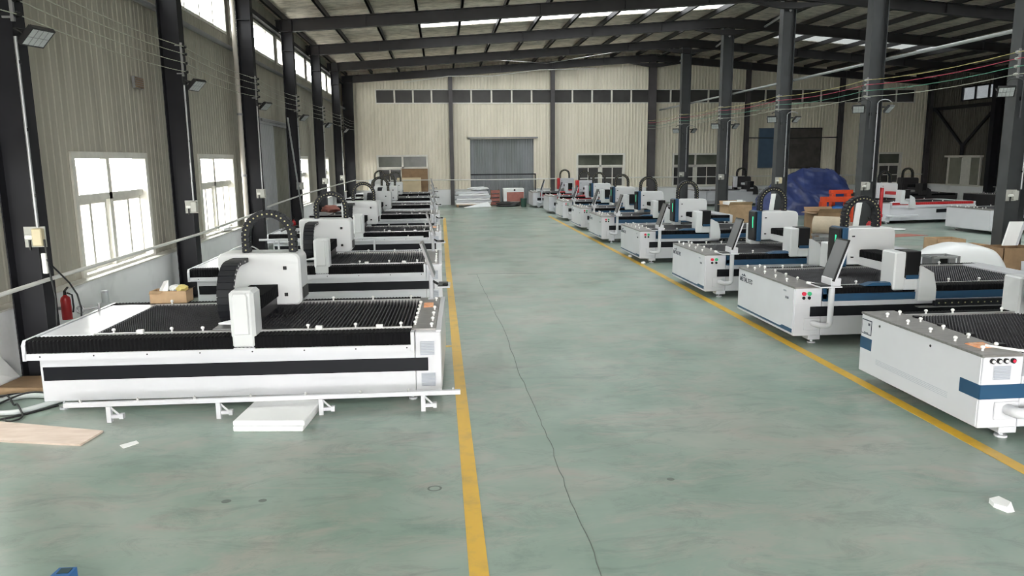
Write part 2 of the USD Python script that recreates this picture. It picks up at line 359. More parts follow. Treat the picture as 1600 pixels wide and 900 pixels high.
# left wall ------------------------------------------------------
wl = thing('wall_left', kind='structure')
lowL = [(b + 2.35, b + 5.3, 0.95, 2.92) for b in (-8, -2, 4, 10)] + [(18.55, 21.5, 0.95, 2.92)] + [(b + 2.4, b + 5.35, 0.95, 2.92) for b in (28, 34, 40)]
cleL = [(b + 0.25, b + 5.75, 6.22, 7.12) for b in BAYS[:-2]] + [(40.25, 44.6, 6.22, 7.12)]
doorL = (24.75, 29.1, 0.0, 4.0)
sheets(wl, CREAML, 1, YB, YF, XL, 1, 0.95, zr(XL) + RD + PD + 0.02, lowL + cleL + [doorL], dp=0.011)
for a, b in ((YB, doorL[0]), (doorL[1], YF)):
    MB().box(XL - 0.1, XL + 0.10, a, b, 0.0, 0.93).build('dado', DADO, wl)
    MB().prism([(XL - 0.1, 0.93), (XL + 0.16, 0.93), (XL + 0.16, 0.955), (XL - 0.1, 0.985)], 1, a, b).build('ledge', FRAME, wl)
    MB().box(XL + 0.10, XL + 0.125, a, b, 0.918, 0.93).build('ledge_gap', COLUMN, wl)
MB().cyl((XL + 0.17, YB, 5.8), (XL + 0.17, YF, 5.8), 0.06, 10).build('wall_pipe', GREYM, wl, True)
MB().box(XL + 0.03, XL + 0.2, YB, YF, 7.2, 7.34).build('eaves_girt', COLUMN, wl)
for i, o in enumerate(lowL): low_window(1, XL, -1, o[0], o[1], o[2], o[3], GLASS, GLASS)
for o in cleL: strip_window(1, XL, -1, o[0], o[1], o[2], o[3], 5, GLASS)
d1 = thing('door_1', kind='structure')
m = MB(); m.box(XL - 0.02, XL + 0.09, doorL[0] - 0.1, doorL[1] + 0.05, 3.98, 4.16); m.box(XL - 0.02, XL + 0.07, doorL[1] - 0.02, doorL[1] + 0.06, 0, 4.0); m.box(XL - 0.02, XL + 0.07, doorL[0] - 0.06, doorL[0] + 0.02, 0, 4.0)
m.build('door_frame', PALEDOOR, d1)
corr(d1, 'door_leaf', PALEDOOR, 1, doorL[0] - 0.05, 26.88, XL + 0.03, 1, 0.0, 4.05, 0.25, 0.01)
corr(d1, 'door_leaf', OLIVEDOOR, 1, 26.915, doorL[1] + 0.05, XL - 0.0, 1, 0.0, 4.05, 0.25, 0.01)
MB().box(XL + 0.1, XL + 0.16, doorL[0], doorL[1] + 0.3, 4.05, 4.12).build('door_track', GREYM, d1)

# far wall -------------------------------------------------------
wf = thing('wall_far', kind='structure')
lowF = [(-3.8, -0.8, 0.95, 3.02), (8.48, 11.45, 0.95, 3.02), (14.6, 17.55, 0.95, 2.98), (26.75, 29.75, 0.95, 2.92)]
bandF = (-3.79, 30.39, 6.08, 6.95)
doorF = (1.83, 5.76, 0.0, 3.98)
topF = lambda x: zr(x) + RD + PD + 0.02
sheets(wf, CREAM, 0, XL, XR, YF, -1, 0.95, topF, lowF + [bandF, doorF])
for a, b in ((XL, doorF[0]), (doorF[1], XR)):
    MB().box(a, b, YF - 0.08, YF + 0.12, 0, 0.93).build('dado', DADO, wf)
    MB().box(a, b, YF - 0.14, YF + 0.12, 0.93, 0.97).build('ledge', FRAME, wf)
for o in lowF: low_window(0, YF, 1, *o, GREENGL, DARKGL)
xs = [bandF[0], 0.70, 6.90, 13.1, 19.2, 25.35, bandF[1]]
for a, b, n in zip(xs[:-1], xs[1:], (4, 5, 5, 5, 5, 4)): strip_window(0, YF, 1, a + 0.028, b - 0.028, 6.11, 6.92, n, DARKGL, FRAME, 0.10)
d2 = thing('door_2', kind='structure')
x = doorF[0]; k = 0
while x < doorF[1] - 0.01:
    b = min(x + 0.66, doorF[1]); corr(d2, 'door_sheet', GREYDOOR, 0, x, b, YF + 0.13 + (0.012 if k % 2 else 0), -1, 0.0, 4.0, 0.165, 0.03, 0.04); x = b; k += 1
m = MB(); m.box(doorF[0] - 0.16, doorF[0], YF - 0.06, YF + 0.15, 0, 4.1); m.box(doorF[1], doorF[1] + 0.16, YF - 0.06, YF + 0.15, 0, 4.1); m.box(doorF[0] - 0.16, doorF[1] + 0.16, YF - 0.06, YF + 0.15, 3.98, 4.1)
m.build('door_frame', CREAM, d2)
MB().box(doorF[0] - 0.1, doorF[1] + 0.25, YF - 0.12, YF - 0.06, 4.02, 4.09).build('door_track', GREYM, d2)
m = MB(); m.box(doorF[0], doorF[1] + 0.1, YF - 0.2, YF - 0.14, 1.80, 1.87); m.box(doorF[1] + 0.03, doorF[1] + 0.1, YF - 0.2, YF - 0.14, 0.0, 1.87)
m.build('barrier_bar', COLUMN, d2)

# right wall -----------------------------------------------------
wr = thing('wall_right', kind='structure')
cleR = [(b + 0.3, b + 5.7, 6.0, 6.8) for b in BAYS[:-2]] + [(40.35, 43.7, 6.0, 6.8)]
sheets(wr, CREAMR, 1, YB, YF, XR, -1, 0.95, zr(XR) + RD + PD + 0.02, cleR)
MB().box(XR - 0.1, XR + 0.1, YB, YF, 0, 0.93).build('dado', DADO, wr)
MB().box(XR - 0.16, XR + 0.1, YB, YF, 0.93, 0.97).build('ledge', FRAME, wr)
MB().box(XR - 0.2, XR - 0.04, YB, YF, 5.55, 5.75).build('wall_girt', COLUMN, wr)
for o in cleR: strip_window(1, XR, 1, o[0], o[1], o[2], o[3], 3 if o[1] - o[0] < 4 else 5, DIRTY, COLUMN, 0.1)
m = MB()
m.tube([(XR - 0.2, 45.7, 5.6), (XR - 0.2, 43.0, 3.3)], 0.09, 6); m.tube([(XR - 0.2, 40.3, 5.6), (XR - 0.2, 43.0, 3.3)], 0.09, 6); m.tube([(XR - 0.2, 43.0, 3.5), (XR - 0.2, 43.0, 2.6)], 0.1, 6)
m.build('wall_brace', COLUMN, wr)
d3 = thing('door_3', kind='structure')
m = MB(); frame_rect(m, 1, XR, 41.4, 44.3, 0.9, 2.7, 0.1, -0.13, -0.03); m.box(XR - 0.3, XR - 0.03, 41.3, 44.4, 2.62, 2.74); bar(m, 1, XR, 42.3, 43.1, 0.95, 2.6, -0.08, -0.05)
m.build('door_frame', FRAME, d3)
m = MB(); bar(m, 1, XR, 41.5, 44.2, 1.0, 2.6, -0.06, -0.04); m.build('door_leaf', OLIVEDOOR, d3)

# rear wall: the gate stands open behind the left span
wb = thing('wall_rear', kind='structure')
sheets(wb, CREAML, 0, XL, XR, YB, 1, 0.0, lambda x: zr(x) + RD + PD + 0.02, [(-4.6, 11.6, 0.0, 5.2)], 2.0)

# roof -----------------------------------------------------------
ce = thing('ceiling', kind='structure')
PX_L = [XL - 0.12, -5.4] + [-3.9 + 1.6 * k for k in range(0, 11)] + [XM]
PX_R = [XM, 13.75] + [13.75 + 1.52 * k for k in range(1, 11)] + [30.4, XR + 0.12]
def zs(x): return zr(x) + RD + PD + 0.005
SKY_L = [(10.6, 13.4), (16.8, 18.4), (22.9, 24.5), (29.2, 32.7), (35.5, 37.8), (41.7, 44.3)]; SKY_R = [(10.5, 13.5), (16.3, 20.5), (22.3, 26.0), (35.6, 38.75)]  # most strips are unseen, added to brighten far wall and right span
def ibeam_roof(x0, x1, y):
    m = MB()
    def slab(o0, o1, hw):
        V = []
        for xx in (x0, x1):
            for yy in (y - hw, y + hw):
                for o in (o0, o1): V.append((xx, yy, zr(xx) + o))
        m.add(V, [(0, 1, 3, 2), (4, 6, 7, 5), (0, 4, 5, 1), (2, 3, 7, 6), (0, 2, 6, 4), (1, 5, 7, 3)])
    slab(0, 0.025, 0.12); slab(RD - 0.025, RD, 0.12); slab(0.025, RD - 0.025, 0.015)
    n = int(abs(x1 - x0) / 3)
    for k in range(1, n):
        xx = x0 + (x1 - x0) * k / n; m.box(xx - 0.006, xx + 0.006, y - 0.11, y + 0.11, zr(xx) + 0.02, zr(xx) + RD - 0.02)
    return m
for y in BAYS[:-1] + [45.9]:
    ibeam_roof(XL + 0.1, XM - 0.001, y).build('rafter', RAFTER, ce)
    ibeam_roof(XM + 0.001, XR - 0.1, y).build('rafter', RAFTER, ce)
    m = MB()                                                        # deeper knee of the rafter at the columns
    m.prism([(XM - 1.7, zr(XM - 1.7) + 0.02), (XM - 0.3, zr(XM) - 0.33), (XM + 0.3, zr(XM) - 0.33), (XM + 1.7, zr(XM + 1.7) + 0.02)], 1, y - 0.1, y + 0.1)
    m.build('rafter_knee', RAFTER, ce)
for PXs in (PX_L, PX_R):
    for x in PXs[1:-1]:
        z = zr(x) + RD; m = MB(); m.box(x - 0.035, x + 0.035, YB, YF, z, z + PD); m.box(x - 0.04, x + 0.05, YB, YF, z, z + 0.02)
        m.build('purlin', RAFTER, ce)
def roof_cell(name, x0, x1, y0, y1, mt, th=0.03):
    V = []
    for xx in (x0, x1):
        for yy in (y0, y1):
            for o in (0, th): V.append((xx, yy, zs(xx) + o))
    put(name, (np.array(V), np.array([(0, 1, 3, 2), (4, 6, 7, 5), (0, 4, 5, 1), (2, 3, 7, 6), (0, 2, 6, 4), (1, 5, 7, 3)])), mt, ce)
for PXs, SK, rng in ((PX_L, SKY_L, (-0.7, 12.3)), (PX_R, SKY_R, (16.6, 26.6))):
    for x0, x1 in zip(PXs[:-1], PXs[1:]):
        ys = [-8, -2, 4, 10, 16, 22, 28, 34, 40, YF + 0.2]
        mx = (x0 + x1) / 2; sk = [q for q in SK if (rng[0] <= mx <= rng[1] if q[0] > 35 or SK is SKY_L else 13.7 < mx < 24.5)]
        cuts = sorted(set(ys) | {c for s in sk for c in s})
        for y0, y1 in zip(cuts[:-1], cuts[1:]):
            mid = (y0 + y1) / 2; on = any(a < mid < b for a, b in sk)
            roof_cell('skylight_some_added' if on else 'roof_panel', x0, x1, y0, y1, (SKYL if SK is SKY_L or mid < 30 else SKYR) if on else FOIL, 0.006 if on else 0.03)
# bracing rods and dangling cable under the far roof
m = MB()
for xa, xb, ya, yb in ((1.0, 6.5, 40.2, 45.6), (6.5, 12.5, 45.6, 40.2), (13.3, 13.3, 40.2, 45.7)):
    m.tube([(xa, ya, zr(xa) + 0.3), (xb, yb, zr(xb) + 0.3)], 0.02, 5)
m.build('brace_rod', GALV, ce)
for y in (28, 34, 40):
    MB().tube([(XM + 0.1, y + 0.15, zr(XM) - 0.35), (XM + 1.5, y + 5.6, zr(XM + 1.5) + 0.1)], 0.05, 6).build('brace_tube', GALV, ce)
for p in ([(-2.0, 45.6), (0.6, 45.55), (3.2, 45.6)], [(3.2, 45.6), (6.0, 45.55), (9.5, 45.6)]):
    MB().tube([(x, y, zr(x) - 0.05 - (0.16 if i != 1 else -0.0)) for i, (x, y) in enumerate(p)], 0.022, 5).build('roof_cable', PVC, ce)

# columns --------------------------------------------------------
def h_section(m, x0, x1, y, hw, z0, z1, x1t=None, tf=0.016, tw=0.012):
    """H column: flanges face x, web along x; inner flange leans to x1t at the top"""
    x1t = x1 if x1t is None else x1t
    m.box(x0, x0 + tf, y - hw, y + hw, z0, z1)
    for a, b, c in ((x1 - tf, x1, hw),):
        V = []
        for z, e in ((z0, x1), (z1, x1t)):
            for xx in (e - tf, e):
                for yy in (y - c, y + c): V.append((xx, yy, z))
        m.hull(V)
    m.hull([(x0 + tf, y + s * tw / 2, z) for z in (z0, z1) for s in (-1, 1)] + [(x1 - tf, y + s * tw / 2, z0) for s in (-1, 1)] + [(x1t - tf, y + s * tw / 2, z1) for s in (-1, 1)])
    return m
NTH = ['nearest', 'second', 'third', 'fourth', 'fifth', 'sixth', 'seventh', 'eighth', 'ninth']
LCOL = [10, 16, 22, 28, 34, 40]
for i, y in enumerate([4] + LCOL):
    c = thing('steel_column', 'dark grey steel column on the left wall, %s of that row' % (NTH[i - 1] + ' from the camera' if i else 'behind the camera'), 'column', (XL, y, 0))
    m = MB(); h_section(m, 0.28, 0.67, 0, 0.15, 0, zr(XL) + RD); m.build('shaft', COLUMN, c)
    MB().box(0.2, 0.8, -0.22, 0.22, 0, 0.025).build('base_plate', COLUMN, c)
    m = MB()
    for z in (6.6,): m.box(0.29, 0.66, -0.145, -0.006, z, z + 0.012); m.box(0.29, 0.66, 0.006, 0.145, z, z + 0.012)
    m.build('stiffener', COLUMN, c)
c = thing('steel_column', 'dark steel column in the far left corner of the hall', 'column', (XL, 45.85, 0))
m = MB(); h_section(m, 0.1, 0.62, 0, 0.16, 0, zr(XL) + RD, 0.72); m.build('shaft', COLUMN, c)
MB().box(0.03, 0.8, -0.22, 0.22, 0, 0.025).build('base_plate', COLUMN, c)
RCOL = [4, 10, 16.2, 22.2, 28.2, 34.2, 40]
for i, y in enumerate(RCOL):
    lab = 'grey steel H column of the middle row, %s in view' % NTH[i - 2] if i > 1 else 'grey steel H column of the middle row outside the frame'
    c = thing('steel_column', lab, 'column', (XM, y, 0))
    m = MB(); h_section(m, -0.22, 0.28, 0, 0.16, 0, zr(XM), tf=0.02); m.build('shaft', COLGREEN, c)
    MB().box(-0.32, 0.38, -0.24, 0.24, 0, 0.03).build('base_plate', COLGREEN, c)
for x, nm in ((0.70, 'just left of the big grey door'), (6.90, 'just right of the big grey door'), (13.1, 'under the ridge'), (19.2, 'left of the dusty blue board'), (25.35, 'right of the dark brown board'), (31.3, 'in the far right corner')):
    c = thing('wall_column', 'slim dark steel column on the far wall %s' % nm, 'column', (x, YF - 0.05, 0))
    hw = 0.22 if x == 13.1 else 0.115
    m = MB()
    m.box(-hw, hw, -0.35, -0.335, 0, topF(x) - 0.3); m.box(-hw, hw, -0.05, -0.035, 0, topF(x) - 0.3); m.box(-0.007, 0.007, -0.335, -0.05, 0, topF(x) - 0.3)
    m.build('shaft', COLFAR, c)
for i, y in enumerate([16, 22, 28, 34, 40.2]):
    c = thing('steel_column', 'dark steel column on the right wall%s' % (' below the pale high window' if i == 4 else ' outside the frame'), 'column', (XR, y, 0))
    m = MB(); h_section(m, -0.62, -0.1, 0, 0.16, 0, zr(XR) + RD); m.build('shaft', COLUMN, c)

# big grey tie pipe along the middle row
p = thing('overhead_pipe', 'long grey overhead pipe running along the middle row of columns', 'pipe')
for a, b in zip(RCOL[:-1], RCOL[1:]): MB().cyl((XM + 0.42, a, 5.66), (XM + 0.42, b, 5.66), 0.047, 10).build('pipe_length', GALV, p, True)
MB().cyl((XM + 0.42, 40, 5.66), (XM + 0.42, 46.0, 5.66), 0.047, 10).build('pipe_length', GALV, p, True)
m = MB()
for y in RCOL: MB().box(XM + 0.28, XM + 0.42, y - 0.03, y + 0.03, 5.60, 5.66).build('pipe_bracket', GREYM, p)

# ---------------------------------------------------------------- the laser cutting machines
def accordion_x(x0, x1, y0, y1, z0, z1, step=0.022, amp=0.007):
    """folded bellows running along x: closed box section whose size alternates"""
    n = max(4, int((x1 - x0) / step)); n += n % 2
    V, F = [], []
    for i in range(n + 1):
        x = x0 + (x1 - x0) * i / n; a = amp if i % 2 else 0.0
        V += [(x, y0 + a, z0), (x, y0 + a, z1 - a - 0.012), (x, y0 + a + 0.02, z1 - a), (x, y1 - a, z1 - a), (x, y1 - a, z0)]
    for i in range(n):
        for j in range(4): F.append((5 * i + j, 5 * i + j + 1, 5 * i + j + 6, 5 * i + j + 5))
    V, F = np.array(V), np.array(F); m = MB(); m.add(V, F)
    for i in (0, n): m.add(V[5 * i:5 * i + 5], [(0, 1, 2), (0, 2, 3), (0, 3, 4)])
    return m
def accordion_y(y0, y1, x0, x1, z0, z1, step=0.02, amp=0.004):
    m = accordion_x(y0, y1, x0, x1, z0, z1, step, amp); out = MB()
    for v, f in zip(m.v, m.f): out.v.append(v[:, [1, 0, 2]]); out.f.append(f[:, ::-1])
    out.n = m.n; return out
def slat_bed(x0, x1, y0, y1, z, n, h=0.028):
    """toothed slats standing on edge across the bed"""
    m = MB(); nt = 30
    ys = np.linspace(y0, y1, 2 * nt + 1); top = np.where(np.arange(2 * nt + 1) % 2, z, z - h)
    k = len(ys)
    F = [(i, i + 1, k + i + 1, k + i) for i in range(k - 1)]
    F2 = [(2 * k + i, 2 * k + i + 1, 3 * k + i + 1, 3 * k + i) for i in range(k - 1)]
    FT = [(k + i, k + i + 1, 3 * k + i + 1, 3 * k + i) for i in range(k - 1)]
    for x in np.linspace(x0, x1, n):
        A = np.column_stack([np.full(k, x - 0.0025), ys, np.full(k, z - 0.09)]); B = A.copy(); B[:, 2] = top
        C = A.copy(); C[:, 0] += 0.005; D = B.copy(); D[:, 0] += 0.005
        m.add(np.vstack([A, B, C, D]), F + F2 + FT)
    return m
def links(path, hw, th, axis, gap=0.86):
    """cable chain: one link box per path step; hinge axis 0 or 1; hw half width along the hinge, th thickness"""
    m, d = MB(), MB(); p = np.array(path, float)
    for a, b in zip(p[:-1], p[1:]):
        t = b - a; L = np.linalg.norm(t); t /= L; h = np.zeros(3); h[axis] = 1; nrm = np.cross(h, t); c = (a + b) / 2
        V = [c + sx * t * L * gap / 2 + sy * h * hw + sz * nrm * th / 2 for sx in (-1, 1) for sy in (-1, 1) for sz in (-1, 1)]
        m.add(V, [(0, 1, 3, 2), (4, 6, 7, 5), (0, 4, 5, 1), (2, 3, 7, 6), (0, 2, 6, 4), (1, 5, 7, 3)])
        V = [c + sx * t * L * 0.54 + sy * h * hw * 0.86 + sz * nrm * th * 0.36 for sx in (-1, 1) for sy in (-1, 1) for sz in (-1, 1)]
        m.add(V, [(0, 1, 3, 2), (4, 6, 7, 5), (0, 4, 5, 1), (2, 3, 7, 6), (0, 2, 6, 4), (1, 5, 7, 3)])
        for s in (-1, 1): d.cyl(c + h * s * (hw - 0.002), c + h * s * (hw + 0.004), 0.0115, 6)
    return m, d
def arch(cx, y, z0, r, leg, n=16):
    nl = 3
    P = [(cx - r, y, z0 + leg * i / nl) for i in range(nl)] + [(cx - r * math.cos(a), y, z0 + leg + r * math.sin(a)) for a in np.linspace(0, PI, n)] + [(cx + r, y, z0 + leg * (nl - 1 - i) / nl) for i in range(nl)]
    return P
def roller(t, x, y, z):
    m = MB(); m.cyl((x, y, z), (x, y, z + 0.028), 0.012, 8); m.sphere((x, y, z + 0.038), 0.023, (1, 1, 0.85)); return m.build('ball_roller', KNOB, t, True)
def vent(t, x0, x1, z0, z1, y, n=9):
    v = MB().box(x0, x1, y - 0.004, y + 0.004, z0, z1).build('vent', GREYWHITE, t)
    m = MB()
    for i in range(n):
        z = z0 + (z1 - z0) * (i + 0.5) / n; h = (z1 - z0) / n * 0.3
        m.hull([(x, y - 0.004, z + s * h) for x in (x0 + 0.006, x1 - 0.006) for s in (-1, 1)] + [(x, y - 0.012, z - h) for x in (x0 + 0.006, x1 - 0.006)])
    m.build('louvre', VENTG, v)
def foot(t, x, y, z):
    m = MB(); m.cyl((x, y, 0.0), (x, y, 0.022), 0.05, 12); m.cyl((x, y, 0.02), (x, y, z), 0.014, 8); m.box(x - 0.06, x + 0.06, y - 0.06, y + 0.06, z - 0.03 if z > 0.06 else 0.03, z + 0.02)
    m.build('foot', GREYWHITE, t)
def text_part(t, parent, s, h, yr, z, x, m=INK, bold=True):
    """lettering on an end face that looks towards -x; yr: the y where the text begins (it runs towards -y)"""
    tm = meshkit.text_mesh(s, h, 0.003, bold); v = np.array(tm.vertices)
    o = np.column_stack([x - v[:, 2], yr - v[:, 0], z + v[:, 1]])
    return put('lettering', (o, np.array(tm.faces)), m, parent)

def head_block(t, x0, x1, y0, y1, z0, z1, m, r=0.09, ring=0.02):
    """big rounded housing of the cutting head"""
    P = []
    for (cx, cz, a0) in ((x1 - r, z1 - r, 0), (x0 + r * 0.6, z1 - r * 0.6, PI / 2), (x0 + 0.02, z0 + 0.02, PI), (x1 - r * 0.8, z0 + r * 0.8, 3 * PI / 2)):
        rr = {0: r, PI / 2: r * 0.6, PI: 0.02, 3 * PI / 2: r * 0.8}[a0]
        P += [(cx + rr * math.cos(a0 + k * PI / 10), cz + rr * math.sin(a0 + k * PI / 10)) for k in range(6)]
    V = [(x, y, z) for x, z in P for y in (y0 + ring, y1)]
    c = np.mean(P, axis=0); V += [(c[0] + (x - c[0]) * 0.955, y0, c[1] + (z - c[1]) * 0.955) for x, z in P]
    return MB().hull(V)

def left_machine(t, gx=0.0, tray=True):
    """operator end at x = 0, machine runs to x = -4.5; near long side at y = 0"""
    MB().box(-4.5, -0.304, 0.0, 2.12, 0.125, 0.665, 0.006).build('frame', WHITE, t)
    MB().box(-0.30, 0.0, 0.0, 2.15, 0.125, 0.832, 0.010).build('end_cabinet', WHITE, t)
    MB().box(-4.47, -0.155, -0.006, 0.0, 0.372, 0.53, 0.002).build('side_stripe', STRIPE, t)
    m = MB(); m.prism([(-0.065, 0.625), (0.12, 0.60), (0.12, 0.70), (-0.065, 0.70)], 0, -4.62, -0.304); m.build('side_lip', WHITE, t)
    m = MB()
    for x in np.arange(-4.45, -0.3, 0.58): m.cyl((x, -0.069, 0.668), (x, -0.06, 0.668), 0.009, 6)
    m.build('lip_screw', BLACKP, t)
    m = MB(); m.hull([(x, y, z) for x in (-4.64, -4.60) for y, z in ((-0.065, 0.62), (-0.065, 0.80), (-0.02, 0.85), (2.2, 0.85), (2.2, 0.62))]); m.build('end_plate', WHITE, t)
    m = MB(); m.box(-0.345, -0.304, -0.068, 0.06, 0.62, 0.85, 0.004); m.build('end_plate', WHITE, t)
    accordion_x(-4.60, -0.345, -0.045, 0.17, 0.70, 0.848).build('side_bellows', BELLOW, t)
    accordion_x(-4.60, -0.345, 1.99, 2.19, 0.70, 0.848).build('side_bellows', BELLOW, t)
    MB().box(-4.62, -0.304, 2.1, 2.2, 0.62, 0.70).build('side_lip', WHITE, t)
    MB().box(-4.56, -3.97, 0.17, 1.985, 0.74, 0.852, 0.006).build('end_cover', WHITE, t)
    MB().box(-3.97, -0.304, 0.19, 1.97, 0.66, 0.755).build('bed_floor', DARKMACH, t)
    tag(slat_bed(-3.94, -0.36, 0.225, 1.935, 0.862, 80).build('slat_bed', SLAT, t), kind='stuff')
    for y in (0.20, 1.95):
        MB().box(-3.97, -0.34, y - 0.014, y + 0.014, 0.75, 0.862).build('bed_rail', ALU, t)
        for x in (-3.75, -3.1, -2.75, -1.55, -1.0, -0.47): roller(t, x, y, 0.862)
    m = MB()
    for x in (-3.45, -1.42, -0.72): m.box(x - 0.04, x + 0.04, 0.165, 0.21, 0.848, 0.895, 0.004)
    m.build('stop_block', KNOB, t)
    MB().box(-0.335, -0.06, 0.11, 2.08, 0.828, 0.852, 0.003).build('top_plate', STEELPL, t)
    MB().box(-0.058, 0.004, 0.02, 2.13, 0.828, 0.85, 0.003).build('edge_trim', WHITE, t)
    for y in (0.17, 0.5, 0.82, 1.18, 1.8): roller(t, -0.11, y, 0.852)
    for y in (0.3, 0.55, 0.8, 1.05, 1.3, 1.55): roller(t, -0.31, y, 0.852)
    vent(t, -0.245, -0.075, 0.56, 0.725, 0.0); vent(t, -0.24, -0.07, 0.185, 0.345, 0.0, 10)
    for x in (-4.35, -0.35):
        for y in (0.12, 2.0): foot(t, x, y, 0.14)
    # gantry
    g = gx
    b = MB().box(g - 2.36, g - 2.085, -0.06, 0.26, 0.70, 1.365, 0.035).build('carriage', WHITE2, t)
    m = MB(); m.hull([(g + x, y, z) for x, z in ((-2.325, 0.86), (-2.14, 0.86), (-2.14, 1.30), (-2.165, 1.345), (-2.30, 1.345), (-2.325, 1.30)) for y in (-0.055,)] + [(g + x, -0.082, z) for x, z in ((-2.31, 0.875), (-2.155, 0.875), (-2.155, 1.30), (-2.17, 1.33), (-2.295, 1.33), (-2.31, 1.30))])
    m.build('carriage_cover', WHITE2, b)
    MB().box(g - 2.34, g - 2.10, -0.055, 0.12, 0.665, 0.71).build('carriage_shoe', WHITE, b)
    MB().box(g - 2.36, g - 2.085, 1.92, 2.24, 0.70, 1.22, 0.035).build('carriage', WHITE2, t)
    MB().box(g - 2.40, g - 2.10, 0.22, 1.95, 0.955, 1.12, 0.004).build('gantry_beam', DARKMACH, t)
    accordion_y(0.26, 1.06, g - 2.43, g - 2.075, 1.10, 1.255).build('beam_bellows', BELLOW, t)
    accordion_y(1.42, 1.92, g - 2.43, g - 2.075, 1.10, 1.255).build('beam_bellows', BELLOW, t)
    hb = head_block(t, g - 2.80, g - 1.785, 1.05, 1.45, 0.985, 1.65, WHITE2).build('cutting_head', WHITE2, t, 30)
    for z in (1.46, 1.12): MB().box(g - 2.0, g - 1.955, 1.042, 1.052, z - 0.022, z + 0.022, 0.003).build('latch', BLACKP, hb)
    MB().box(g - 1.80, g - 1.77, 1.12, 1.4, 1.06, 1.2).build('side_grip', BLACKP, hb)
    c, d = links(arch(g - 2.18, 1.2, 1.65, 0.29, 0.20), 0.06, 0.092, 1)
    cc = c.build('cable_chain', CHAIN, t); d.build('chain_pin', DOT, cc)
    P = [(g - 2.51, 1.04, 1.575)] + [(g - 2.51, 0.72 - 0.385 * math.sin(a), 1.19 + 0.385 * math.cos(a)) for a in np.linspace(0, PI, 16)] + [(g - 2.51, 0.72 + 0.11 * k, 0.805 + 0.1) for k in (1, 2, 3, 4, 5)]
    P = [(x, y, max(z, 0.905)) for x, y, z in P]
    c, d = links(P, 0.095, 0.055, 0, 0.93); cc = c.build('cable_chain', CHAIN, t); d.build('chain_pin', KNOB, cc)
    MB().box(g - 2.64, g - 2.38, 0.2, 1.95, 0.868, 0.88).build('chain_tray', GREYM, t)
    MB().hull([(g - 2.36, y, z) for y in (0.0, 0.1) for z in (0.97, 1.0)] + [(g - 2.52, 0.05, 0.965), (g - 2.52, 0.05, 0.985), (g - 2.36, 0.05, 1.02)]).build('bracket', WHITE, t)
    # monitor stand at the back corner
    m = MB(); m.cyl((-0.18, 1.97, 0.852), (-0.18, 1.97, 1.2), 0.032, 12); m.box(-0.23, -0.13, 1.92, 2.02, 0.852, 0.866); m.build('monitor_post', GREYWHITE, t, 30)
    p0, p1 = np.array([-0.135, 1.19]), np.array([-0.30, 1.66]); n = np.array([0.94, 0.33])
    m = MB(); m.hull([(p[0] + n[0] * o, y, p[1] + n[1] * o) for p in (p0, p1) for o in (-0.022, 0.012) for y in (1.78, 2.16)]); mo = m.build('monitor', GREYM, t)
    q0, q1 = p0 + (p1 - p0) * 0.04, p0 + (p1 - p0) * 0.96
    m = MB(); m.hull([(p[0] + n[0] * o, y, p[1] + n[1] * o) for p in (q0, q1) for o in (0.011, 0.0145) for y in (1.80, 2.14)]); m.build('screen', SCREEN, mo)
    if tray:
        tr = MB().box(-0.09, 0.085, 1.72, 2.10, 1.045, 1.066, 0.006).build('keyboard_tray', WHITE, t)
        MB().box(-0.08, 0.055, 1.74, 2.08, 1.066, 1.078, 0.004).build('keyboard', BLACKP, tr)
        MB().sphere((0.02, 1.8, 1.085), 0.035, (1.2, 1, 0.6)).build('mouse', BLACKP, tr, True)
        MB().tube([(-0.18, 1.97, 1.12), (-0.06, 1.95, 1.05)], 0.018, 8).build('tray_arm', BLACKP, tr)
    return t

LLOC = [(-0.045, 8.42, -1.6), (-0.02, 13.98, 0.0), (-0.02, 20.35, 0.0), (-0.07, 26.95, 0.0), (-0.15, 32.5, 0.0), (-0.22, 38.6, 0.0)]
LLAB = ['white laser cutting machine nearest on the left, with a floor rail along its front',
        'white laser cutting machine, second in the left row, behind the carton on the nearest one',
        'white laser cutting machine, third in the left row, behind the tall white rail',
        'white laser cutting machine, fourth in the left row',
        'white laser cutting machine, fifth in the left row',
        'white laser cutting machine, sixth in the left row, before the beige board']
L0 = thing('laser_cutting_machine', LLAB[0], 'machine', LLOC[0][:2] + (0,), LLOC[0][2], 'left row of laser cutting machines')
left_machine(L0)
for (x, y, r), lab in list(zip(LLOC, LLAB))[1:]: dup(L0, 'laser_cutting_machine', (x, y, 0), r, lab)
L7 = thing('laser_cutting_machine', 'white laser cutting machine last in the left row, by the far wall', 'machine', (-0.3, 43.55, 0), 0, 'left row of laser cutting machines')
left_machine(L7, gx=-1.1)

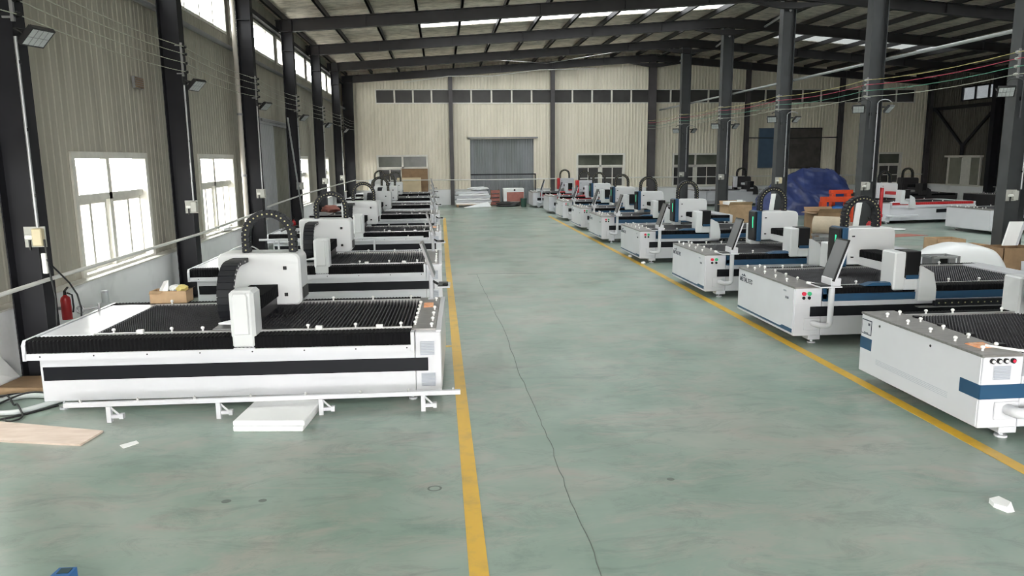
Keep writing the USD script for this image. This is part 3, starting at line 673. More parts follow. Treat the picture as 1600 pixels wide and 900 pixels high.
def right_machine(t, gx=1.25, body=WHITE, acc=BLUE, head=WHITE2, kind='std', led=True, mon=True, bellow=BELLOW, chain=True, gantry=True, stripe=(0.24, 4.35), cover=None):
    """operator end face at x = 0 looking to the aisle, machine runs to x = 4.45; near long side at y = 0"""
    r1 = kind == 'band'
    MB().box(0.0, 0.415, 0.0, 2.12, 0.13, 0.862, 0.008).build('end_cabinet', body, t)
    ep = MB().box(-0.012, 0.001, 0.02, 2.10, 0.14, 0.852, 0.004).build('front_panel', body, t)
    MB().box(0.42, 4.45, 0.0, 2.10, 0.13, 0.66, 0.006).build('frame', body, t)
    if kind == 'std':
        m = MB(); m.prism([(0.03, 0.175), (2.09, 0.175), (2.09, 0.205), (0.42, 0.205), (0.36, 0.235), (0.03, 0.235)], 0, -0.016, -0.011); m.build('accent_stripe', acc, ep)
        text_part(t, ep, 'METALTEC', 0.072, 2.05, 0.660, -0.012)
        m = MB(); m.prism([(1.80, 0.755), (1.86, 0.80), (1.90, 0.76), (1.94, 0.785), (1.98, 0.755)], 0, -0.0145, -0.0115); m.build('emblem', INK, ep)
        text_part(t, ep, '1530', 0.032, 0.30, 0.665, -0.012); text_part(t, ep, 'LASER', 0.022, 0.37, 0.765, -0.012, VENTG)
    if r1:
        m = MB(); m.box(-0.016, -0.011, 1.86, 2.10, 0.43, 0.575); m.build('accent_stripe', acc, ep)
        m = MB(); m.box(-0.016, -0.011, 0.0, 0.285, 0.43, 0.575); m.build('accent_stripe', acc, ep)
        MB().box(-0.012, 4.3, -0.007, 0.001, 0.43, 0.575).build('accent_stripe', acc, t)
        s = MB().box(-0.0145, -0.011, 1.88, 2.09, 0.615, 0.80, 0.001).build('sign_plate', INK, ep)
        MB().box(-0.017, -0.0143, 1.892, 2.078, 0.627, 0.788).build('sign_face', GREYWHITE, s)
        m = MB(); m.box(-0.0185, -0.0168, 1.91, 1.95, 0.735, 0.765); m.box(-0.0185, -0.0168, 1.94, 2.03, 0.632, 0.642); m.build('sign_print', INK, s)
        for y in (1.72, 0.78): MB().cyl((-0.016, y, 0.775), (-0.011, y, 0.775), 0.014, 10).build('lock', BLACKP, ep)
        m = MB()
        for i in range(4):
            z = 0.30 + i * 0.018; m.box(-0.0138, -0.0118, 0.45, 1.75, z, z + 0.004)
        m.build('small_print', VENTG, ep)
        for k, (x, b) in enumerate(((0.085, BTNK), (0.155, BTNK), (0.225, BTNK), (0.30, BTNR))):
            q = MB(); q.cyl((x, 0.002, 0.815), (x, -0.02, 0.815), 0.026, 12); bb = q.build('push_button', BLACKP, t, 30)
            MB().cyl((x, -0.02, 0.815), (x, -0.028, 0.815), 0.016, 10).build('button_cap', KNOB if k < 3 else BTNR, bb, 30)
        vent(t, 0.105, 0.29, 0.625, 0.765, 0.0)
    else:
        if kind == 'std':
            for x, b in ((0.13, BTNR), (0.215, BTNG)):
                MB().cyl((x, 0.002, 0.775), (x, -0.022, 0.775), 0.031, 12).build('push_button', b, t, 30)
                MB().cyl((x, 0.002, 0.71), (x, -0.016, 0.71), 0.023, 12).build('push_button', BLACKP, t, 30)
        if stripe: MB().box(stripe[0], stripe[1], -0.006, 0.001, 0.425, 0.575, 0.002).build('side_stripe', STRIPE, t)
    MB().box(-0.016, 0.41, 0.0, 2.115, 0.850, 0.878, 0.003).build('top_plate', STEELPL, t)
    ys = (0.16, 0.56, 0.96, 1.36, 1.76) if r1 else (0.5, 0.9, 1.3, 1.7, 2.0)
    for y in ys:
        roller(t, 0.10, y, 0.878); roller(t, 0.32, y + 0.1 if y < 1.95 else y, 0.878)
    if r1:
        for y in (0.3, 0.75, 1.2, 1.65): MB().box(0.39, 0.47, y, y + 0.07, 0.87, 0.9, 0.004).build('slat_clamp', BLACKP, t)
    MB().box(0.43, 4.05, 0.20, 1.92, 0.64, 0.76).build('bed_floor', DARKMACH, t)
    tag(slat_bed(0.46, 4.0, 0.23, 1.89, 0.856, 96, 0.016).build('slat_bed', SLAT, t), kind='stuff')
    for y in (0.20, 1.92):
        MB().box(0.42, 4.05, y - 0.014, y + 0.014, 0.70, 0.868).build('bed_rail', ALU, t)
        for x in (0.7, 1.05, 1.7, 2.55, 3.05, 3.6): roller(t, x, y, 0.868)
    # blue channel with bellows
    m = MB(); m.box(0.42, 4.35, -0.03, 0.18, 0.655, 0.69); m.box(0.42, 4.35, -0.03, -0.012, 0.69, 0.765); m.box(0.42, 0.475, -0.03, 0.18, 0.69, 0.862); m.build('side_channel', acc if not r1 else body, t)
    accordion_x(0.475, 4.35, -0.012, 0.175, 0.69, 0.862).build('side_bellows', bellow, t)
    accordion_x(0.43, 4.35, 1.945, 2.11, 0.69, 0.862).build('side_bellows', bellow, t)
    MB().box(4.05, 4.45, 0.17, 1.94, 0.70, 0.872, 0.006).build('end_cover', body, t)
    MB().box(4.35, 4.45, -0.03, 2.11, 0.62, 0.865, 0.006).build('end_plate', body, t)
    for x in (0.34, 4.2):
        for y in (0.1, 2.0):
            m = MB(); m.box(x - 0.10, x + 0.09, y - 0.09, y + 0.09, 0.065, 0.135, 0.006); m.cyl((x, y, 0), (x, y, 0.07), 0.02, 8); m.cyl((x, y, 0), (x, y, 0.02), 0.06, 12); m.build('foot', body, t)
    # side pipe and monitor stand
    m = MB(); m.box(0.15, 0.40, -0.022, 0.0, 0.22, 0.40, 0.006); m.build('pipe_flange', body, t)
    el = [(0.28, 0.0, 0.33), (0.28, -0.10, 0.33), (0.29, -0.145, 0.328), (0.32, -0.165, 0.322)]
    if mon:
        el += [(0.40, -0.165, 0.315), (0.445, -0.165, 0.322), (0.468, -0.165, 0.35), (0.472, -0.165, 0.40), (0.472, -0.165, 0.92)]
        MB().tube(el, 0.043, 12).build('monitor_post', body, t, 40)
        tr = MB().box(0.22, 0.56, -0.30, 0.06, 0.905, 0.925, 0.006).build('keyboard_tray', body, t)
        MB().box(0.235, 0.40, -0.27, 0.04, 0.925, 0.94, 0.004).build('keyboard', BLACKP, tr)
        MB().tube([(0.22, 0.1, 0.925), (0.36, -0.26, 0.915)], 0.022, 8).build('tray_bar', KNOB, tr)
        p0, p1 = np.array([0.42, 1.0]), np.array([0.62, 1.60]); n = np.array([-0.95, 0.31])
        ya, yb = -0.30, 0.05
        m = MB(); m.hull([(p[0] + n[0] * o, y, p[1] + n[1] * o) for p in (p0, p1) for o in (-0.01, 0.014) for y in (ya, yb)]); mo = m.build('monitor', BLACKP, t)
        q0, q1 = p0 + (p1 - p0) * 0.04, p0 + (p1 - p0) * 0.96
        m = MB(); m.hull([(p[0] + n[0] * o, y, p[1] + n[1] * o) for p in (q0, q1) for o in (0.0135, 0.0165) for y in (ya + 0.016, yb - 0.016)]); m.build('screen', SCREEN, mo)
        m = MB(); m.hull([(p[0] + n[0] * o, y, p[1] + n[1] * o) for p in (p0 + (p1 - p0) * 0.03, p1 - (p1 - p0) * 0.12) for o in (-0.045, -0.01) for y in (ya + 0.015, yb - 0.015)]); m.box(0.40, 0.55, ya + 0.03, yb - 0.02, 0.925, 1.04, 0.008); m.build('monitor_casing', body, mo)
    else:
        el[-1] = (0.32, -0.16, 0.328)
        MB().tube(el + [(0.36, -0.165, 0.33)], 0.055, 12).build('pipe_elbow', body, t, 40)
        MB().box(0.36, 1.6, -0.215, -0.12, 0.285, 0.375, 0.01).build('side_tube', body, t)
    # gantry
    if not gantry: return t
    g = gx; hx = g - 0.02
    hb = head_block(t, hx + 0.14, hx + 0.96, 1.05, 1.42, 1.03, 1.635, head, 0.1).build('cutting_head', head, t, 30)
    for z in (1.50, 1.16): MB().box(hx + 0.21, hx + 0.255, 1.038, 1.052, z - 0.011, z + 0.011, 0.002).build('latch', BLACKP, hb)
    ac = MB().box(hx + 0.045, hx + 0.14, 1.035, 1.44, 1.0, 1.645, 0.012).build('accent_panel', acc, hb)
    MB().box(hx, hx + 0.05, 1.06, 1.42, 1.01, 1.635, 0.02).build('face_panel', BLACKP if acc is BLUE else acc, hb)
    if led: MB().box(hx - 0.004, hx + 0.004, 1.15, 1.19, 1.28, 1.52).build('led_strip', LED, hb);
    bx0, bx1 = g + 0.34, g + 0.60
    MB().box(bx0, bx1, 0.26, 1.95, 1.03, 1.165, 0.006).build('gantry_beam', head, t)
    accordion_y(0.28, 1.06, bx0 - 0.005, bx1 + 0.02, 1.165, 1.285).build('beam_bellows', bellow, t)
    accordion_y(1.41, 1.93, bx0 - 0.005, bx1 + 0.02, 1.165, 1.285).build('beam_bellows', bellow, t)
    cx = g + 0.25
    ca = MB().box(cx, cx + 0.18, -0.06, 0.30, 0.80, 1.375, 0.02).build('carriage', head, t)
    MB().box(cx + 0.17, cx + 0.42, -0.045, 0.28, 0.80, 0.99, 0.01).build('carriage_base', head, ca)
    MB().box(cx + 0.165, cx + 0.40, -0.07, 0.26, 0.985, 1.385, 0.012).build('servo_cover', BLACKP, ca)
    MB().box(cx + 0.18, cx + 0.385, -0.078, -0.065, 0.97, 1.03, 0.003).build('cover_band', acc, ca)
    m = MB(); m.hull([(cx + x, y, z) for x, z in ((0.38, 0.64), (0.66, 0.64), (0.66, 0.82), (0.60, 1.06), (0.42, 1.16), (0.38, 1.16)) for y in (-0.10, 0.26)]); m.build('carriage_foot', head, ca)
    m = MB(); m.hull([(cx - 0.42, y, 0.868) for y in (-0.01, 0.16)] + [(cx - 0.28, 0.02, 0.91), (cx - 0.28, 0.15, 0.91), (cx, 0.02, 0.91), (cx, 0.15, 0.91), (cx, -0.012, 0.868)]); m.build('bellows_cap', acc, ca)
    MB().box(cx, cx + 0.22, 1.86, 2.16, 0.80, 1.30, 0.02).build('carriage', head, t)
    c, d = links(arch(hx + 0.44, 1.24, 1.635, 0.27, 0.20), 0.06, 0.088, 1); cc = c.build('cable_chain', CHAIN, t); d.build('chain_pin', DOT, cc)
    if chain:
        P = [(x, -0.075, 0.60) for x in np.arange(cx + 0.66, 4.35, 0.105)]
        c, d = links(P, 0.035, 0.09, 1, 0.95); cc = c.build('cable_chain', CHAIN, t); d.build('chain_pin', DOT, cc)
        MB().box(cx + 0.4, 4.35, -0.115, 0.0, 0.535, 0.55).build('chain_tray', GREYM, t)
    return t

GR = 'right row of laser cutting machines'
R1 = thing('laser_cutting_machine', 'white laser cutting machine nearest on the right, wide blue band, orange card on top', 'machine', (5.21, 6.52, 0), 0, GR)
right_machine(R1, 1.62, kind='band', mon=False, led=False)
R2 = thing('laser_cutting_machine', 'white laser cutting machine with dark lettering, second along the right lane line', 'machine', (5.21, 10.42, 0), 0, GR)
right_machine(R2, 1.24)
R3 = thing('laser_cutting_machine', 'white laser cutting machine with blue trim, third along the right lane line', 'machine', (5.22, 14.25, 0), 0, GR)
right_machine(R3, 1.46)
dup(R2, 'laser_cutting_machine', (5.24, 19.25, 0), 0, 'white laser cutting machine with blue trim, fourth along the right lane line', GR)
dup(R3, 'laser_cutting_machine', (5.28, 24.2, 0), 0, 'white laser cutting machine with blue trim, fifth along the right lane line', GR)
dup(R3, 'laser_cutting_machine', (5.38, 28.45, 0), 0, 'white laser cutting machine with blue trim, sixth along the right lane line', GR)
dup(R3, 'laser_cutting_machine', (5.42, 33.0, 0), 0, 'white laser cutting machine with blue trim, seventh along the right lane line', GR)
R8 = thing('laser_cutting_machine', 'grey laser cutting machine with red trim, eighth along the right lane line', 'machine', (5.45, 37.5, 0), 0, GR)
right_machine(R8, 1.6, body=GREYWHITE, acc=RED, head=GREYWHITE, kind='plain', led=False)
dup(R8, 'laser_cutting_machine', (5.2, 42.2, 0), 0, 'grey laser cutting machine with red trim, farthest along the right lane line', GR)
F1 = thing('laser_cutting_machine', 'white machine with red bellows right of the middle columns, behind another white one', 'machine', (17.9, 28.9, 0), 6, 'machines across the hall')
right_machine(F1, 0.6, acc=WHITE, kind='plain', led=False, mon=False, bellow=RED, chain=False, stripe=(2.6, 4.35))
F2 = thing('laser_cutting_machine', 'white machine at the right edge, before the one with red bellows', 'machine', (19.1, 24.3, 0), 4, 'machines across the hall')
right_machine(F2, 2.6, acc=WHITE, kind='plain', led=False, mon=False, chain=False, gantry=False, stripe=(0.6, 4.35), bellow=GREYWHITE)
F3 = thing('laser_cutting_machine', 'white machine with a black head by the far wall, left of the blue tarpaulin', 'machine', (14.7, 41.6, 0), 0, 'machines across the hall')
right_machine(F3, 2.55, acc=WHITE, head=DARKMACH, kind='plain', led=False, mon=False, chain=False, stripe=None, bellow=GREYWHITE)
F4 = thing('laser_cutting_machine', 'dark machine by the right wall, behind the white one with red bellows', 'machine', (21.6, 35.6, 0), 0, 'machines across the hall')
right_machine(F4, 2.1, body=DARKMACH, acc=DARKMACH, head=DARKMACH, kind='plain', led=False, mon=False, chain=False)
dup(F4, 'laser_cutting_machine', (26.6, 33.4, 0), 8, 'dark machine beside the right edge, nearer the right wall', 'machines across the hall')

# ---------------------------------------------------------------- lamps, wiring and pipes on the columns
def floodlight(label, loc, rz, tilt=38, group='flood lights on the columns'):
    """housing with a lens that looks along +y and down by tilt; the stirrup goes back to the column"""
    t = thing('floodlight', label, 'lamp', loc, rz, group)
    a = math.radians(tilt); f = np.array([0, math.cos(a), -math.sin(a)]); u = np.array([0, math.sin(a), math.cos(a)]); r = np.array([1.0, 0, 0])
    def slab(w, h, d0, d1, c=0.0):
        return [r * sx * (w - (c if o == d1 else 0)) + u * sz * (h - (c if o == d1 else 0)) + f * o for sx in (-1, 1) for sz in (-1, 1) for o in (d0, d1)]
    MB().hull(slab(0.17, 0.14, 0.0, 0.05)).build('housing', HOUS, t)
    m = MB()
    for k in range(-4, 5): m.hull([r * (k * 0.035 + s) + u * q + f * o for s in (-0.004, 0.004) for q in (-0.11, 0.11) for o in (-0.035, 0.0)])
    m.build('cooling_fin', HOUS, t)
    l = MB().hull(slab(0.148, 0.118, 0.049, 0.054)).build('lens', LENS, t)
    m = MB()
    for x in (-0.074, 0.0, 0.074):
        m.hull([r * (x + s) + u * q + f * o for s in (-0.0035, 0.0035) for q in (-0.118, 0.118) for o in (0.053, 0.057)])
    m.hull([r * q + u * s + f * o for s in (-0.0035, 0.0035) for q in (-0.148, 0.148) for o in (0.053, 0.057)])
    m.build('lens_grid', GREYM, l)
    m = MB(); m.tube([(-0.185, 0, 0), (-0.185, -0.12, 0.06), (0.185, -0.12, 0.06), (0.185, 0, 0)], 0.012, 5); m.tube([(0, -0.12, 0.06), (0, -0.22, 0.02)], 0.014, 5)
    m.build('stirrup', HOUS, t)
    return t
def insulator_rack(label, loc, zs, side):
    t = thing('insulator_rack', label, 'insulator', loc, 0, 'wire racks on the columns')
    MB().box(-0.02, 0.02, -0.02, 0.02, zs[-1] - 0.08, zs[0] + 0.08).build('rack_bar', GREYM, t)
    for z in (zs[-1] - 0.03, zs[0] + 0.03): MB().box(-0.12 if side > 0 else 0.0, 0.0 if side > 0 else 0.12, -0.012, 0.012, z - 0.012, z + 0.012).build('rack_arm', GREYM, t)
    for z in zs:
        m = MB(); m.cyl((side * 0.02, 0, z), (side * 0.10, 0, z), 0.028, 8); m.cyl((side * 0.045, 0, z), (side * 0.065, 0, z), 0.038, 8); m.build('insulator', BLACKP if side > 0 else BOXG, t, 40)
def conduit(label, loc, z0, z1, arm=None, mt=GALV):
    t = thing('conduit', label, 'pipe', loc, 0, 'conduits down the columns')
    MB().cyl((0, 0, z0), (0, 0, z1), 0.02, 8).build('pipe', mt, t, True)
    m = MB()
    for z in np.linspace(z0 + 0.4, z1 - 0.3, 3): m.box(-0.03, 0.03, -0.012, 0.03, z - 0.02, z + 0.02)
    m.build('clip', BLACKP, t)
    if arm:
        MB().tube([(0, 0, z1 - 0.02)] + [(arm * 0.42 * (1 - math.cos(a)) / 2, -0.02, z1 + 0.11 * math.sin(a)) for a in np.linspace(0.3, PI * 0.9, 7)], 0.016, 6).build('bent_arm', mt, t, True)
def socket_box(label, loc, rz=0, mt=BOXG):
    t = thing('socket_box', label, 'socket box', loc, rz, 'socket boxes on the columns')
    MB().box(-0.01, 0.0, -0.13, 0.13, -0.13, 0.13, 0.003).build('back_plate', BOXG, t)
    b = MB().box(-0.10, -0.01, -0.12, 0.0, -0.11, 0.11, 0.012).build('box', mt, t)
    MB().cyl((-0.05, 0.0, 0.0), (-0.05, 0.09, 0.0), 0.035, 10).build('socket', PVC, t, 30)
    MB().cyl((-0.05, 0.05, -0.02), (-0.05, 0.05, -0.16), 0.016, 6).build('plug_cable', RUBBER, t)
ZW = (5.03, 4.89, 4.72, 4.55)
XLC = XL + 0.67
for i, y in enumerate(LCOL):
    w = NTH[i] + ' left-wall column'
    floodlight('black flood light with a pale lens on the %s' % w, (XLC + 0.24, y - 0.12, 4.32), -108, 48)
    insulator_rack('rack of four dark insulators on the %s' % w, (XLC + 0.03, y - 0.17, 0), ZW, 1)
    conduit('thin pale conduit down the %s' % w, (XLC + 0.03, y - 0.17, 0), 2.0, 4.3)
    socket_box('grey socket box low on the %s' % w, (XLC - 0.02, y - 0.15, 1.88), 90, BOXY if i == 0 else BOXG)
for i, y in enumerate(RCOL[2:]):
    w = NTH[i] + ' middle-row column'
    floodlight('flood light on the aisle side of the %s' % w, (XM - 0.46, y - 0.14, 4.2), 150, 42)
    floodlight('flood light on the far side of the %s' % w, (XM + 0.52, y - 0.1, 4.2), 215, 42)
    insulator_rack('rack of four pale insulators on the %s' % w, (XM - 0.25, y - 0.18, 0), ZW, -1)
    conduit('pale conduit down the %s' % w, (XM + 0.12, y - 0.185, 0), 2.0, 4.35, 1)
    conduit('short dark conduit stub under the lamp of the %s' % w, (XM - 0.10, y - 0.185, 0), 3.6, 4.35, -1, COLGREEN)
    socket_box('%s socket box on the %s' % ('cream' if i == 2 else 'grey', w), (XM - 0.1, y - 0.17, 1.86), 90, BOXY if i == 2 else BOXG)
def sag(ys, x, z, s=0.07, n=6):
    P = []
    for a, b in zip(ys[:-1], ys[1:]):
        for k in range(n):
            t = k / n; P.append((x, a + (b - a) * t, z - s * 4 * t * (1 - t)))
    return P + [(x, ys[-1], z)]
for k, (z, ml, mr, nm) in enumerate(zip(ZW, (W_PAL, W_PAL, W_PAL, W_PAL), (W_YEL, W_RED, W_GRN, W_PAL), ('top', 'second', 'third', 'lowest'))):
    tag(MB().tube(sag([4] + [y - 0.17 for y in LCOL] + [45.6], XLC + 0.09, z), 0.0075, 5, False).build('wire', ml, None, True), '%s of the four pale wires strung along the left columns' % nm, 'wire', 'wires along the left columns')
    tag(MB().tube(sag([4] + [y - 0.18 for y in RCOL[2:]] + [45.9], XM - 0.31, z, 0.09), 0.009, 5, False).build('wire', mr, None, True), '%s %s wire strung along the middle columns' % (nm, ('yellow', 'red', 'green', 'pale')[k]), 'wire', 'wires along the middle columns')
def run(label, pts, r, m=PVC):
    tag(MB().tube(pts, r, 8).build('air_pipe', m, None, True), label, 'pipe', 'white air pipes')
run('white air pipe along the left wall between the near columns', [(XLC + 0.06, 6.0, 1.30), (XLC + 0.06, 9.9, 1.33), (XLC + 0.06, 15.9, 1.31), (XLC + 0.06, 21.5, 1.40)], 0.027)
run('white air pipe along the left wall between the far columns', [(XLC + 0.06, 22.2, 1.48), (XLC + 0.06, 28, 1.57), (XLC + 0.06, 34, 1.60), (XLC + 0.06, 45.3, 1.62)], 0.028)
run('white air pipe across the far wall above the machines', [(XLC + 0.06, 45.4, 1.56), (-4.0, 45.84, 1.56), (4.0, 45.84, 1.53), (12.8, 45.84, 1.56), (24.0, 45.84, 1.56), (31.0, 45.84, 1.56)], 0.028)
d = thing('downpipe', 'pale drain pipe down the left wall beside the third column', 'pipe', (XL + 0.34, 21.35, 0))
for a, b in ((0.99, 2.4), (2.4, 4.05), (4.05, 7.15)): MB().cyl((0, 0, a), (0, 0, b), 0.065, 12).build('pipe_length', IVORY, d, True)
for z in (2.4, 4.05): MB().cyl((0, 0, z - 0.03), (0, 0, z + 0.03), 0.078, 12).build('collar', GREYM, d, True)
tag(MB().tube([(XL + 0.86, 25.2, 4.16), (XL + 0.86, 27.3, 0.0)], 0.03, 8).build('slanted_pole', GALV), 'thin grey pole leaning by the fourth left column beside the big door', 'pole')
v = thing('wall_vent', 'small rusty vent on the left wall before the second column', 'vent', (XL + 0.03, 15.2, 4.28))
MB().box(0, 0.05, -0.22, 0.22, -0.11, 0.11, 0.005).build('vent_box', GREYM, v)
m = MB()
for k in range(5): m.box(0.05, 0.06, -0.19, 0.19, -0.09 + k * 0.04, -0.07 + k * 0.04)
m.build('louvre', CARDD, v)

# ---------------------------------------------------------------- things round the left machines
def rail(label, loc, rz, x0, x1, z, posts, bolts):
    t = thing('support_rail', label, 'rail', loc, rz, 'white support rails')
    MB().box(x0, x1, -0.027, 0.027, z - 0.05, z, 0.004).build('tube', WHITE, t)
    for x in posts:
        MB().box(x - 0.025, x + 0.025, -0.025, 0.025, 0, z - 0.05, 0.003).build('leg', WHITE, t)
        m = MB()
        if z < 0.4:
            m.tube([(x + 0.02, 0, z - 0.07), (x + 0.11, 0, 0.075)], 0.012, 5); m.box(x + 0.02, x + 0.15, -0.02, 0.02, 0.05, 0.085); m.box(x + 0.11, x + 0.15, -0.028, 0.028, 0.04, 0.095)
        else:
            m.tube([(x, 0.02, z - 0.1), (x, 0.12, 0.4)], 0.014, 5); m.box(x - 0.05, x + 0.05, -0.05, 0.05, 0, 0.015)
        m.build('bracket', WHITE, t)
    for x in bolts:
        m = MB(); m.cyl((x, 0, z), (x, 0, z + 0.015), 0.018, 6); m.sphere((x, 0, z + 0.02), 0.014); m.build('bolt', ALU, t)
rail('low white rail on short legs along the front of the nearest left machine', (0, 8.08, 0), -0.6, -4.12, 0.16, 0.235, (-3.66, -2.5, -1.39, -0.26), (-3.95, -3.35, -2.75, -2.15, -1.55, -0.95, -0.42, 0.08))
rail('tall white rail on two posts before the third left machine', (0, 19.8, 0), 0, -4.75, -0.5, 0.79, (-4.26, -1.79), (-3.2, -0.9))
fs = thing('foam_sheet', 'white foam sheet lying on the floor under the low rail, upper of two', 'foam sheet', (-1.82, 7.92, 0.066), -6, 'foam sheets on the floor')
MB().box(-0.375, 0.375, -0.33, 0.36, 0, 0.062, 0.012).build('sheet', FOAM, fs)
fs = thing('foam_sheet', 'white foam sheet lying on the floor under the low rail, lower of two', 'foam sheet', (-1.83, 7.97, 0), -6, 'foam sheets on the floor')
MB().box(-0.37, 0.37, -0.36, 0.40, 0, 0.065, 0.012).build('sheet', FOAM, fs)
m = MB(); m.prism([(-4.95, 7.74), (-3.66, 7.43), (-3.60, 7.81), (-4.95, 8.27)], 2, 0.0, 0.02)
tag(m.build('plywood_board', PLY), 'pinkish plywood board lying on the floor at the left edge', 'board')
m = MB(); m.prism([(-3.27, 7.40), (-3.15, 7.51), (-3.10, 7.44), (-3.20, 7.31)], 2, 0.0, 0.006)
tag(m.build('paper_scrap', PAPER), 'white scrap of paper on the floor beside the plywood board', 'paper')
m = MB(); m.hull([(4.38, 5.27, 0.0), (4.38, 5.27, .04), (4.47, 5.29, 0.0), (4.47, 5.28, .05), (4.50, 5.17, 0.0), (4.49, 5.17, .05), (4.40, 5.09, 0), (4.40, 5.10, .045), (4.47, 5.10, 0.0), (4.36, 5.19, 0.0), (4.36, 5.19, .035)])
tag(m.build('foam_offcut', FOAM), 'small white foam offcut on the floor at lower right', 'foam')
b = thing('blue_box', 'small bright blue plastic box on the floor at the bottom edge', 'box', (-2.60, 4.84, 0))
m = MB(); m.hull([(x, y, z) for x, y in ((-0.065, -0.07), (0.065, -0.07), (0.065, 0.08), (-0.05, 0.08)) for z in (0.0, 0.085)]); m.build('body', BLUEPL, b)
MB().box(-0.03, 0.045, 0.0, 0.065, 0.083, 0.088).build('recess', BTNK, b)
for x, y, nm in ((5.31, 20.54, 'farther'), (5.29, 19.1, 'nearer')):
    m = MB(); m.sphere((x, y, 0.04), 0.065, (1, 0.8, 0.62)); tag(m.build('foam_lump', FOAM), 'small white foam lump on the right lane line, %s of two' % nm, 'foam')
def cable(label, pts, r, m=RUBBER, cat='cable', group='cables on the floor at left'):
    P = np.array(pts, float); n = len(P); 
    from scipy.interpolate import CubicSpline
    d = np.r_[0, np.cumsum(np.linalg.norm(np.diff(P, axis=0), axis=1))]
    q = CubicSpline(d, P)(np.linspace(0, d[-1], 8 * n)); q[:, 2] = np.maximum(q[:, 2], r)
    tag(MB().tube(q, r, 7).build('hose' if m is HOSE else 'cable', m, None, True), label, cat, group)
cable('white hose on the floor at left, the one nearer the wall', [(-5.38, 8.75, .035), (-5.24, 8.93, .035), (-5.07, 9.1, .035), (-4.81, 9.09, .035), (-4.5, 9.2, .035)], 0.035, HOSE, 'hose', 'white hoses at left')
cable('white hose on the floor at left, the one nearer the plywood board', [(-5.2, 8.5, .035), (-4.99, 8.48, .035), (-4.87, 8.48, .035), (-4.7, 8.62, .035), (-4.5, 8.9, .035)], 0.03, HOSE, 'hose', 'white hoses at left')
cable('black cable farthest back of those on the floor at left', [(-5.40, 9.05, .012), (-5.25, 9.16, .04), (-5.0, 9.17, .03), (-4.6, 9.3, .012)], 0.012)
cable('black cable crossing over the two white hoses', [(-5.3, 8.75, .02), (-5.12, 8.93, .06), (-5.0, 9.05, .085), (-4.8, 9.06, .08), (-4.6, 9.1, .03)], 0.011)
cable('black cable looping from the flat carton down past the hoses', [(-4.9, 9.21, .02), (-5.15, 9.2, .02), (-5.36, 9.14, .02), (-5.30, 9.0, .03), (-5.17, 8.94, .10), (-5.05, 8.84, .03), (-4.88, 8.62, .09), (-4.76, 8.47, .05), (-4.70, 8.37, .02), (-4.72, 8.24, .02), (-4.85, 8.30, .02)], 0.0105)
cable('black cable nearest the plywood board', [(-5.1, 8.3, .012), (-4.89, 8.34, .012), (-4.81, 8.39, .012), (-4.66, 8.55, .012), (-4.5, 8.75, .012)], 0.011)
fc = thing('flat_carton', 'flat brown carton on the floor by the nearest left column', 'carton', (-5.11, 9.51, 0))
m = MB(); m.hull([(x, y, z) for x, y in ((-0.36, -0.2), (0.30, -0.26), (0.36, 0.26), (-0.30, 0.26)) for z in (0.0, 0.085)]); m.build('body', CARD, fc)
m = MB(); m.hull([(x, y, z) for x, y in ((-0.37, -0.21), (0.31, -0.27), (0.37, 0.27), (-0.31, 0.27)) for z in (0.086, 0.094)]); m.build('lid', CARDD, fc)
wp = thing('white_panel', 'big white panel leaning by the wall at the left edge', 'panel', (0, 0, 0))
m = MB(); m.hull([(x + o, y, z) for o in (0.0, 0.03) for x, y, z in ((-5.52, 8.6, 0.0), (-5.52, 9.92, 0.0), (-5.61, 9.62, 0.42), (-5.61, 8.6, 0.62))]); m.build('panel_sheet', PAPER, wp)
MB().hull([(-5.478, 9.2, 0.36), (-5.478, 9.32, 0.36), (-5.485, 9.2, 0.42), (-5.485, 9.32, 0.42), (-5.52, 9.26, 0.39)]).build('printed_mark', INK, wp)
fe = lambda label, loc, s=1.0: None
def extinguisher(label, loc, h=0.42, r=0.075, bracket=None):
    t = thing('fire_extinguisher', label, 'fire extinguisher', loc, 0, 'fire extinguishers')
    prof = [(0.0, 0.0), (r, 0.0), (r, h * 0.78), (r * 0.85, h * 0.9), (r * 0.4, h * 0.97), (r * 0.35, h), (0.0, h)]
    lm = trimesh.creation.revolve(np.array(prof), sections=16); put('cylinder', lm, EXTR, t, 30)
    m = MB(); m.cyl((0, 0, h), (0, 0, h + 0.05), r * 0.3, 8); m.hull([(x, y, z) for x in (-0.012, 0.012) for y, z in ((-0.02, h + 0.04), (0.1, h + 0.09), (0.1, h + 0.105), (-0.02, h + 0.06))]); m.build('valve_handle', BLACKP, t)
    MB().tube([(0.03, 0, h + 0.03), (r + 0.03, 0, h), (r + 0.035, 0, h * 0.5), (r + 0.02, 0, 0.1)], 0.012, 6).build('hose', RUBBER, t, True)
    if bracket is not None: MB().box(bracket, -r * 0.8, -0.03, 0.03, h * 0.4, h * 0.5).build('wall_bracket', GREYM, t)
    return t
extinguisher('red fire extinguisher on the left wall behind the nearest column', (XL + 0.26, 11.2, 0.54), 0.36, 0.068, -0.125)
extinguisher('red fire extinguisher by the fourth left column', (XL + 0.45, 27.3, 0.0), 0.7, 0.09)
bo = thing('water_bottle', 'clear plastic water bottle behind the nearest left machine', 'bottle', (XL + 0.33, 12.3, 0))
prof = [(0.0, 0.0), (0.145, 0.0), (0.15, 0.02), (0.15, 0.42), (0.12, 0.52), (0.055, 0.58), (0.05, 0.74), (0.0, 0.74)]
put('bottle_body', trimesh.creation.revolve(np.array(prof), sections=20), CLEARP, bo, 30); MB().cyl((0, 0, 0.735), (0, 0, 0.77), 0.055, 12).build('cap', GREYWHITE, bo, 30)
pc = thing('power_cable', 'black power cable hanging down from the socket box by the nearest left column', 'cable', (0, 0, 0))
